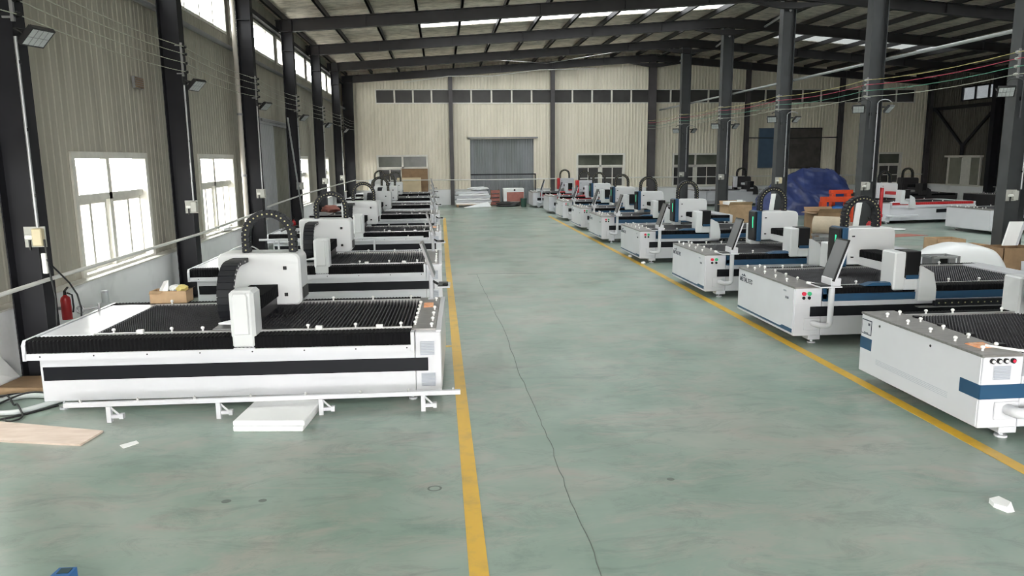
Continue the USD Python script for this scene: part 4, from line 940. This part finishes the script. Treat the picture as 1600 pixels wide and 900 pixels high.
MB().tube([(-4.97, 9.79, 1.85), (-4.96, 9.8, 1.5), (-4.93, 9.82, 1.1), (-4.96, 9.83, 0.7), (-5.0, 9.85, 0.3), (-5.15, 9.85, 0.02)], 0.012, 7).build('cable', RUBBER, pc, True)
MB().tube([(-4.97, 9.77, 1.6), (-4.88, 10.1, 1.25), (-4.82, 10.15, 1.08), (-4.80, 10.17, 0.9), (-4.83, 10.2, 0.6)], 0.011, 7).build('cable', RUBBER, pc, True)
MB().box(-5.02, -4.96, 9.76, 9.81, 1.42, 1.68, 0.008).build('inline_socket', PVC, pc)
ha = thing('coat_hook', 'grey metal hook on the cable beside the red extinguisher', 'hook', (-4.82, 10.19, 0.87))
m = MB(); m.tube([(0.045 * math.cos(a), 0, 0.045 * math.sin(a)) for a in np.linspace(0, 2 * PI, 13)], 0.013, 6, False); m.tube([(0.045, 0, 0.0), (0.14, 0, 0.012), (0.24, 0, 0.02)], [0.024, 0.016, 0.01], 6); m.build('ring', GREYM, ha)
MB().tube([(0.24, 0, -0.05), (0.24, 0, 0.08)], 0.016, 6).build('crossbar', GREYM, ha)
cb = thing('open_carton', 'open brown carton of papers on the back corner of the nearest left machine', 'carton', (-3.82, 10.71, 0.85), -2)
m = MB()
for a in ((-0.25, 0.25, -0.13, -0.124, 0, 0.17), (-0.25, 0.25, 0.124, 0.13, 0, 0.17), (-0.25, -0.244, -0.13, 0.13, 0, 0.17), (0.244, 0.25, -0.13, 0.13, 0, 0.17), (-0.25, 0.25, -0.13, 0.13, 0, 0.006), (-0.06, -0.054, -0.13, 0.13, 0, 0.15)): m.box(*a)
m.build('body', CARD, cb)
MB().hull([(-0.25, -0.128, 0.168), (-0.07, -0.128, 0.168), (-0.23, -0.20, 0.145), (-0.09, -0.20, 0.145), (-0.25, -0.12, 0.172), (-0.07, -0.12, 0.172)]).build('flap', CARD, cb)
MB().hull([(0.248, -0.12, 0.168), (0.248, 0.12, 0.168), (0.30, -0.1, 0.20), (0.30, 0.1, 0.20), (0.242, -0.12, 0.172)]).build('flap', CARDD, cb)
def crumple(pts_center, sx, sy, sz, seed, n=2):
    m = trimesh.creation.icosphere(n, 1.0); v = np.array(m.vertices); v = v * (0.75 + 0.5 * meshkit.noise(v * 2.3 + seed, seed)[:, None]); mm = MB(); mm.add(v * np.array([sx, sy, sz]) + np.array(pts_center), m.faces); return mm
MB().hull([(-0.15, -0.06, 0.10), (-0.03, -0.06, 0.10), (-0.17, 0.02, 0.17), (-0.02, -0.02, 0.31), (-0.10, 0.02, 0.29), (-0.04, 0.05, 0.12)]).build('paper', PAPER, cb)
crumple((0.05, 0, 0.19), 0.08, 0.08, 0.05, 3).build('paper', PAPER, cb); crumple((0.15, 0, 0.19), 0.085, 0.09, 0.05, 5).build('wrapping', YPAPER, cb)
tag(crumple((XL + 0.06, 20.35, 1.04), 0.09, 0.34, 0.06, 9).build('crumpled_paper', PAPER), 'crumpled white paper on the sill of the second left window', 'paper')
def orange_card(label, loc, rz, w, d):
    t = thing('orange_card', label, 'card', loc, rz, 'orange cards on the machines')
    MB().box(-w / 2, w / 2, -d / 2, d / 2, 0, 0.006).build('card_sheet', ORANGE, t)
    MB().hull([(x, y, z) for x in (-w / 2 * 0.96, w / 2 * 0.96) for y, z in ((-d / 2, 0.006), (d / 2 * 0.9, 0.006), (d / 2 * 0.9, 0.009), (d / 4, 0.022), (-d / 2, 0.009))]).build('card_fold', ORANGE, t)
orange_card('orange card on the end plate of the nearest left machine', (-0.205, 9.93, 0.852), 0, 0.13, 0.3)
orange_card('orange card on the end plate of the third left machine', (-0.23, 21.65, 0.852), 0, 0.13, 0.3)
orange_card('orange card on the end plate of the nearest right machine', (5.42, 6.87, 0.878), 3, 0.17, 0.2)
MB().tube([(0.20, 0.26, 0.905), (0.46, 0.02, 0.895), (0.75, -0.15, 0.89)], 0.013, 6).build('handle_bar', KNOB, R1)
def cloth_heap(name, label, cat, m, loc, sx, sy, sz, seed):
    tag(crumple(loc, sx, sy, sz, seed, 3).build(name, m, None, True), label, cat)
cloth_heap('cloth_bundle', 'dull red cloth bundle on the far end of the fourth left machine', 'cloth', PINKBX, (-4.05, 27.9, 1.03), 0.32, 0.5, 0.13, 11)
cable('black hose coil at the wall end of the third left machine', [(-4.4, 20.9, .88), (-4.1, 20.8, 1.0), (-3.9, 21.1, 1.02), (-4.2, 21.4, .95), (-4.4, 21.1, .93), (-4.0, 20.95, .98), (-3.85, 21.3, .9)], 0.025, RUBBER, 'hose', 'hose on the machine')
cable('white hose over the wall end of the second left machine', [(-4.45, 15.4, .87), (-4.2, 15.35, 1.05), (-3.95, 15.5, 1.1), (-3.75, 15.7, .95), (-3.7, 15.9, .875)], 0.014, HOSE, 'hose', 'hose on the machine')

# ---------------------------------------------------------------- far end
def board(label, x0, x1, y, z1, m, lean=0.12, t=0.02):
    tag(MB().hull([(x, y - lean * (1 - z / z1) + o, z) for x in (x0, x1) for z in (0.0, z1) for o in (0, -t)]).build('leaning_board', m), label, 'board', 'boards at the far wall')
board('large brown cardboard sheet leaning under the far left window', -2.35, -0.78, 46.12, 2.23, CARDD)
board('smaller beige board leaning before the brown sheet at the far wall', -2.65, -1.2, 46.0, 1.70, BEIGE, 0.1)
st = [(0.85, 2.9, 0.25, 0.33, 0.0), (0.8, 2.95, 0.42, 0.52, 0.1), (0.9, 2.85, 0.55, 0.68, 0.05), (0.8, 2.9, 0.70, 0.84, 0.12), (1.0, 2.8, 0.86, 1.0, 0.02), (0.85, 2.75, 1.02, 1.14, 0.1)]
pt = thing('timber_pallet', 'low timber pallet under the white sheets at the far end', 'pallet', (1.85, 44.6, 0))
for x in (-0.9, 0, 0.9): MB().box(x - 0.06, x + 0.06, -0.7, 0.7, 0, 0.12).build('bearer', CARDD, pt)
for y in np.linspace(-0.62, 0.62, 6): MB().box(-1.0, 1.0, y - 0.08, y + 0.08, 0.12, 0.15).build('plank', CARD, pt)
zz = 0.15
for k, (x0, x1, _, _, dy) in enumerate(st):
    n = 14; V = []; h = 0.10 + 0.03 * (k % 2)
    for top in (0, 1):
        for i in range(n + 1):
            for y in (44.0 + dy, 45.2 + dy):
                x = x0 + (x1 - x0) * i / n; V.append((x, y, zz + h * top + 0.012 * math.sin(i * 1.3 + k) * top))
    q = 2 * (n + 1); F = []
    for i in range(n):
        a = 2 * i; F += [(q + a, q + a + 2, q + a + 3, q + a + 1), (a, a + 1, a + 3, a + 2), (a, a + 2, q + a + 2, q + a), (a + 1, q + a + 1, q + a + 3, a + 3)]
    F += [(0, q, q + 1, 1), (2 * n, 2 * n + 1, q + 2 * n + 1, q + 2 * n)]
    tag(put('sheet_pack', (np.array(V), np.array(F)), (FILM, GREYWHITE)[k % 2]), 'pack of %s sheets in the stack at the far end, %s from the bottom' % (('white', 'grey-white')[k % 2], NTH[k].replace('nearest', 'first')), 'sheets', 'sheet packs stacked at the far end'); zz += h + 0.014
tag(crumple((2.2, 44.6, zz + 0.13), 0.6, 0.4, 0.11, 21, 3).build('plastic_film', FILM), 'crumpled white film on top of the far sheet stack', 'film')
MB_ = thing('loose_sheet', 'white sheet slid down in front of the far sheet stack', 'sheet', (2.2, 43.45, 0)); m = MB(); m.hull([(-0.9, -0.1, 0.0), (-0.9, -0.1, 0.02), (0.5, 0.1, 0.30), (0.5, 0.1, 0.32), (-0.7, 0.2, 0.03), (0.5, 0.2, 0.32), (0.7, -0.1, 0.05), (0.62, -0.05, 0.0)]); m.build('sheet_body', FILM, MB_)
cr = thing('red_crate', 'dull red slatted crate beside the sheet stack at the far door', 'crate', (3.25, 45.2, 0.0))
for z in (0.05, 0.28, 0.51, 0.74): MB().box(-0.26, 0.26, -0.3, 0.3, z, z + 0.17).build('slat', PINKBX, cr)
for x in (-0.24, 0.24): MB().box(x - 0.03, x + 0.03, -0.29, 0.29, 0, 0.93).build('post', CARDD, cr)
pb = thing('packing_case', 'pale pink packing case before the far door', 'case', (4.35, 45.2, 0))
MB().box(-0.62, 0.62, -0.4, 0.4, 0.22, 1.02, 0.02).build('body', PAPER, pb); MB().box(-0.42, 0.60, -0.408, -0.398, 0.24, 0.80).build('label_panel', PINKBX, pb); MB().cyl((0.05, -0.405, 0.92), (0.05, -0.42, 0.92), 0.06, 8).build('handle_hole', BLACKP, pb)
for x in (-0.5, 0.5): MB().box(x - 0.08, x + 0.08, -0.38, 0.38, 0, 0.22).build('skid', CARDD, pb)
cloth_heap('rubbish_heap', 'dark rubbish heap on the floor before the far red crate', 'rubbish', RUBBER, (3.9, 43.9, 0.12), 0.7, 0.32, 0.17, 31)
bn = thing('rubbish_bin', 'dark green bin on the floor at the far end of the right row', 'bin', (4.78, 43.3, 0))
put('body', trimesh.creation.revolve(np.array([(0, 0), (0.15, 0), (0.19, 0.5), (0.175, 0.5), (0.14, 0.03), (0, 0.03)]), sections=16), GREEN, bn, 30)
MB().tube([(-0.18, 0, 0.46), (0, -0.2, 0.52), (0.18, 0, 0.46)], 0.01, 5).build('handle', GREYM, bn)
bd = thing('wall_board', 'dusty blue board high on the far wall', 'board', (20.65, YF - 0.06, 2.05)); MB().box(-0.57, 0.57, -0.04, 0.0, 0.0, 2.5).build('board_sheet', BLUEBD, bd)
m = MB(); frame_rect(m, 0, -0.04, -0.57, 0.57, 0.0, 2.5, 0.03, -0.012, 0.0); m.build('board_frame', GREYM, bd)
bd = thing('wall_board', 'large dark brown board high on the far wall', 'board', (23.1, YF - 0.06, 2.0)); MB().box(-1.15, 1.15, -0.04, 0.0, 0.0, 2.55).build('board_sheet', DARKBD, bd)
m = MB(); frame_rect(m, 0, -0.04, -1.15, 1.15, 0.0, 2.55, 0.04, -0.012, 0.0); m.build('board_frame', COLUMN, bd)
tag(MB().tube([(19.3, YF - 0.1, 3.95), (22.0, YF - 0.1, 3.9), (25.3, YF - 0.1, 3.95)], 0.03, 6).build('wall_cable', RUBBER), 'dark cable strung across the far wall behind the blue board', 'cable')

# ---------------------------------------------------------------- right of the right row
def carton(label, loc, rz, w, d, h, m=CARD, flaps=True, fill=None, group='brown cartons'):
    t = thing('carton', label, 'carton', loc, rz, group)
    q = MB(); e = 0.012
    for a in ((-w, w, -d, -d + e, 0, h), (-w, w, d - e, d, 0, h), (-w, -w + e, -d, d, 0, h), (w - e, w, -d, d, 0, h), (-w, w, -d, d, 0, e)): q.box(*a)
    q.build('body', m, t)
    if flaps:
        for s in (-1, 1):
            MB().hull([(x, s * d, h) for x in (-w, w)] + [(x, s * (d + 0.10), h + 0.13) for x in (-w * 0.97, w * 0.97)] + [(x, s * (d - e), h) for x in (-w, w)]).build('flap', m, t)
            MB().hull([(s * w, y, h) for y in (-d, d)] + [(s * (w + 0.14), y, h - 0.02) for y in (-d * 0.95, d * 0.95)] + [(s * (w - e), y, h) for y in (-d, d)]).build('flap', CARDD, t)
    if fill is not None:
        q = MB(); q.hull([(x, y, z) for x in (-w * 0.85, w * 0.2) for y in (-d * 0.7, d * 0.7) for z in (h * 0.5, h + 0.12)]); q.build('packing', fill, t)
        q = MB(); q.hull([(w * 0.2, -d * .6, h * .6), (w * 0.75, -d * .6, h * .6), (w * .85, -d * .6, h + .08), (w * 0.3, -d * .6, h + .2), (w * 0.25, d * .6, h * .6), (w * 0.8, d * .6, h + .05), (w * .35, d * .6, h + .18)]); q.build('packing', fill, t)
    return t
carton('open brown carton with white packing behind the fourth right machine', (12.55, 30.9, 0), 4, 0.52, 0.45, 0.78, CARD, True, FOAM)
c = carton('tall brown carton with printing behind the paper roll', (11.55, 21.5, 0), 0, 0.46, 0.4, 1.12, CARDD, True)
MB().box(-0.22, 0.22, -0.404, -0.399, 0.90, 0.96).build('printing', INK, c)
carton('large brown carton at the foot of the nearest middle column', (12.42, 15.1, 0), 0, 0.44, 0.35, 0.80, CARDD, False)
carton('lighter brown carton left of the one under the white panel', (12.1, 15.85, 0), 6, 0.32, 0.35, 0.76, CARD, False)
carton('brown carton half behind the white plastic sheet', (12.15, 16.9, 0), -6, 0.34, 0.3, 0.80, CARD, False)
lb = thing('sign_panel', 'small pale panel standing before the cartons at the right edge', 'panel', (12.62, 14.68, 0)); MB().hull([(x, y + o, z) for x in (-0.22, 0.2) for y, z in ((0, 0.0), (0.05, 0.52)) for o in (0, 0.02)]).build('panel_sheet', GREYWHITE, lb)
rp = thing('red_post', 'red post standing at the right edge behind the cartons', 'post', (12.98, 14.9, 0)); MB().cyl((0, 0, 0), (0, 0, 0.86), 0.04, 10).build('tube', RED, rp, True); MB().box(-0.1, 0.1, -0.1, 0.1, 0, 0.02).build('foot', RED, rp)
lp = thing('whiteboard', 'white board standing on the large carton at the right edge', 'panel', (12.55, 15.25, 0.80)); MB().hull([(x + z * 0.35, y + z * 0.12 + o, z) for x in (-0.20, 0.10) for z in (0.0, 0.52) for y in (0,) for o in (0, 0.05)]).build('panel_sheet', PAPER, lp)
MB().hull([(x + z * 0.35, z * 0.12 + o, z) for x in (0.105, 0.16) for z in (0.0, 0.52) for o in (0, 0.05)]).build('panel_edge', GREYWHITE, lp)
# white plastic sheet draped over a low heap, behind the second right machine
def drape(name, label, cat, m, outline, grid, height, seed, fold=0.05, skirt=True, sharp=5.0):
    """cloth surface over the unit disc: outline(a) gives the floor edge, height(u, v) the top"""
    nr, na = grid; V, F = [], []
    for i in range(nr + 1):
        r = i / nr
        for j in range(na):
            a = 2 * PI * j / na; ex, ey = outline(a)
            V.append((ex * r, ey * r, height(r, a)))
    V = np.array(V); c = V[:, :2].copy()
    nz = meshkit.fbm(np.column_stack([c * 1.6 * sharp / 5, V[:, 2] * 1.3]), 4, seed) - 0.5
    rr = np.repeat(np.arange(nr + 1) / nr, na)
    V[:, 2] = np.maximum(0.0, V[:, 2] + nz * fold * 2 * (1 - rr ** 6)); V[-na:, 2] = 0.0
    V[:, :2] *= (1 + (nz * 0.25 * rr)[:, None])
    for i in range(nr):
        for j in range(na):
            k = (j + 1) % na; F.append((i * na + j, (i + 1) * na + j, (i + 1) * na + k, i * na + k))
    return V, np.array(F)
def sup(a, rx, ry, p=0.6):
    c, s = math.cos(a), math.sin(a); return rx * math.copysign(abs(c) ** p, c), ry * math.copysign(abs(s) ** p, s)
ps = thing('plastic_sheet', 'bulging white plastic sheet behind the second right machine', 'plastic sheet', (10.95, 14.75, 0))
def hs(r, a):
    x = 1.05 * r * math.cos(a); z = np.interp(x, [-1.05, -0.7, -0.45, -0.1, 0.25, 0.6, 0.85, 1.05], [0.74, 0.84, 0.90, 0.97, 0.93, 0.82, 0.68, 0.5])
    return float(z) * (1 - r ** 9) * (1 - 0.12 * (r * math.sin(a)) ** 2)
V, F = drape('x', '', '', None, lambda a: sup(a, 1.05, 0.55, 0.75), (20, 56), hs, 5, 0.05, True, 3)
put('sheet_cover', (V, F), FILM, ps, True)
gc = thing('metal_crate', 'grey metal crate behind the gantry of the second right machine', 'crate', (9.98, 14.0, 0))
for x in (-0.28, 0.28):
    for y in (-0.2, 0.2): MB().box(x - 0.02, x + 0.02, y - 0.02, y + 0.02, 0, 0.80).build('post', GREYM, gc)
for z in (0.1, 0.45, 0.78):
    m = MB()
    for y in (-0.2, 0.2): m.box(-0.3, 0.3, y - 0.012, y + 0.012, z - 0.02, z + 0.02)
    for x in (-0.28, 0.28): m.box(x - 0.012, x + 0.012, -0.2, 0.2, z - 0.02, z + 0.02)
    m.build('rail', GALV, gc)
for k, x in enumerate((-0.17, 0.0, 0.17)): MB().box(x - 0.075, x + 0.075, -0.17, 0.17, 0.48, 0.76, 0.01).build('motor_block', BLACKP if k % 2 else GREYM, gc)
rs = thing('roll_stand', 'grey metal frame under the paper roll beside the third right machine', 'stand', (10.15, 18.3, 0))
for x in (-0.5, 0.5):
    for y in (-0.2, 0.2): MB().box(x - 0.025, x + 0.025, y - 0.025, y + 0.025, 0, 0.80).build('post', GREYM, rs)
for y in (-0.2, 0.2): MB().box(-0.55, 0.55, y - 0.03, y + 0.03, 0.74, 0.80).build('beam', GALV, rs)
MB().box(-0.5, 0.5, -0.17, 0.17, 0.42, 0.72, 0.01).build('drawer_box', GREYM, rs)
pr = thing('paper_roll', 'fat roll of brown paper lying on the grey frame', 'paper roll', (10.0, 18.3, 1.025), -40)
A = np.linspace(0, 2 * PI, 25)
lm = trimesh.creation.revolve(np.array([(0.20, -0.42), (0.225, -0.42), (0.225, 0.42), (0.20, 0.42), (0.20, -0.42)]), sections=24); v = np.array(lm.vertices)[:, [2, 0, 1]]
put('roll_body', (v, np.array(lm.faces)), PAPERR, pr, 30)
# blue tarpaulin heap
tp = thing('tarpaulin_heap', 'large blue tarpaulin over a heap between the middle columns and right wall', 'tarpaulin', (17.75, 35.3, 0))
def ht(r, a):
    x = 2.35 * r * math.cos(a); 
    z = np.interp(x, [-2.5, -2.05, -1.9, -1.2, -0.95, -0.1, 0.3, 1.35, 1.8, 2.5], [0.25, 0.62, 0.95, 1.25, 1.62, 2.02, 2.06, 2.0, 1.6, 0.9])
    return float(z) * (1 - r ** 5) * (1 - 0.15 * (r * math.sin(a)) ** 2)
def tarp_folds(V, c0, amp, seed):
    """pulled creases: ridged noise over the cloth, fading out at the floor"""
    q = np.column_stack([V[:, 0] * 0.9 + c0, V[:, 1] * 0.9, V[:, 2] * 0.55]); n1 = meshkit.fbm(q * 1.1, 3, seed); rid = 1 - np.abs(2 * n1 - 1) * 2.2
    q2 = np.column_stack([V[:, 0] * 2.6 + V[:, 2] * 1.2, V[:, 1] * 2.2, V[:, 2] * 0.6]); n2 = 1 - np.abs(2 * meshkit.noise(q2, seed + 3) - 1) * 2
    k = np.clip(V[:, 2] / 0.3, 0, 1); W = V.copy(); rad = np.linalg.norm(V[:, :2], axis=1, keepdims=True) + 1e-6
    W[:, 2] += amp * (rid - 0.4) * k + amp * 0.35 * n2 * k; W[:, :2] += V[:, :2] / rad * (amp * 0.9 * (rid - 0.4) + amp * 0.5 * n2)[:, None] * k[:, None]
    W[:, 2] = np.maximum(W[:, 2], 0); return W
tc = [(-0.15, -0.1, 2.17), (0.5, 0.3, 2.2), (1.35, -0.05, 2.12), (1.2, 0.5, 2.05), (-1.0, -0.25, 1.78), (-0.95, 0.35, 1.75), (-1.6, -0.5, 1.30), (-2.15, -0.2, 1.0), (-2.1, 0.5, 0.9), (2.1, 0.0, 1.55), (2.0, -0.5, 1.2), (-0.3, -0.85, 1.15), (0.9, -0.95, 0.9), (-2.5, -0.6, 0.0), (-2.3, 0.9, 0.0), (-1.2, -1.25, 0.0), (0.6, -1.3, 0.0), (2.2, -1.0, 0.0), (2.65, 0.3, 0.0), (2.3, 1.1, 0.0), (0.0, 1.3, 0.0)]
hm = trimesh.PointCloud(np.array(tc)).convex_hull
tv, tf = trimesh.remesh.subdivide_to_size(hm.vertices, hm.faces, 0.16)
tm = trimesh.Trimesh(tv, tf, process=True); tm.merge_vertices()
tv = np.array(tm.vertices); tn = np.array(tm.vertex_normals)
q = np.column_stack([tv[:, 0] * 1.5 + tv[:, 2] * 1.1, tv[:, 1] * 1.5, tv[:, 2] * 0.8 - tv[:, 0] * 0.3])
dd = (1 - np.abs(2 * meshkit.noise(q, 4) - 1) * 2) * 0.085 + (1 - np.abs(2 * meshkit.noise(q * 2.1 + 7, 6) - 1) * 2) * 0.045 - 0.03
tv = tv + tn * (dd * np.clip(tv[:, 2] / 0.25, 0, 1))[:, None]; tv[:, 2] = np.maximum(tv[:, 2], 0)
put('tarpaulin_sheet', (tv, np.array(tm.faces)), TARP, tp, 28)
V, F = drape('x', '', '', None, lambda a: sup(a, 0.62, 0.5, 0.8), (10, 36), lambda r, a: 0.42 * (1 - r ** 3), 12, 0.09, True, 8)
put('tarpaulin_tail', (V + np.array([-2.75, -0.9, 0]), F), TARP, tp, 55)
# orange lifting frame
of = thing('lifting_gantry', 'orange-red steel frame before the blue tarpaulin', 'frame', (16.75, 30.2, 0))
MB().box(-0.75, 0.75, -0.12, 0.12, 0.86, 1.08, 0.015).build('top_beam', ORFR, of)
for x in (-0.68, 0.64): MB().box(x - 0.10, x + 0.12, -0.13, 0.13, 0.0, 0.88, 0.012).build('leg', ORFR, of)
MB().box(-0.15, 0.85, 0.35, 0.55, 1.18, 1.34, 0.012).build('rear_beam', ORFR, of); MB().box(0.55, 0.75, 0.33, 0.57, 0.0, 1.2, 0.01).build('rear_leg', ORFR, of); MB().box(-0.1, 0.06, 0.33, 0.57, 0.0, 1.2, 0.01).build('rear_leg', ORFR, of)
MB().box(-0.55, 0.55, -0.10, 0.5, 0.25, 0.38, 0.01).build('lower_beam', ORFR, of)
m = MB(); m.sphere((0.05, 0.1, 0.55), 0.26, (1.3, 0.8, 0.62), 2); m.build('blue_motor', BLUEPL, of, True)
# at the feet of the middle columns
for y, nm in ((22.2, 'second'), (28.2, 'third')):
    t = thing('leaning_board', 'white board leaning against the foot of the %s middle-row column' % nm, 'board', (XM - 0.42, y - 0.45, 0), 0, 'white boards at the middle columns')
    MB().hull([(x + z * 0.16, z * 0.1 + o, z) for x in (-0.2, -0.02) for z in (0.0, 1.36) for o in (0, 0.03)]).build('board_sheet', PAPER, t)
    extinguisher('red fire extinguisher at the foot of the %s middle-row column' % nm, (XM + 0.0, y - 0.4, 0), 0.8, 0.10)
rp = thing('red_post', 'tall red pipe standing beside the second middle-row column', 'post', (XM + 0.45, 22.0, 0)); MB().cyl((0, 0, 0), (0, 0, 1.8), 0.055, 12).build('tube', RED, rp, True); MB().cyl((0, 0, 0.9), (0, 0, 0.98), 0.075, 12).build('coupling', EXTR, rp, 30)
fm = thing('floor_mat', 'pink sheet lying on the floor by the white machine with red bellows', 'sheet', (16.1, 24.6, 0)); MB().hull([(-0.9, -0.5, 0), (0.9, -0.1, 0), (0.5, 0.55, 0), (-0.7, 0.4, 0), (-0.9, -0.5, .01), (0.9, -0.1, .01), (0.5, 0.55, .01), (-0.7, 0.4, .01)]).build('sheet_body', PINKBX, fm)
tag(crumple((17.0, 26.6, 0.03), 0.45, 0.3, 0.03, 40).build('paper_scrap', PAPER), 'white paper on the floor before the white machine with red bellows', 'paper')
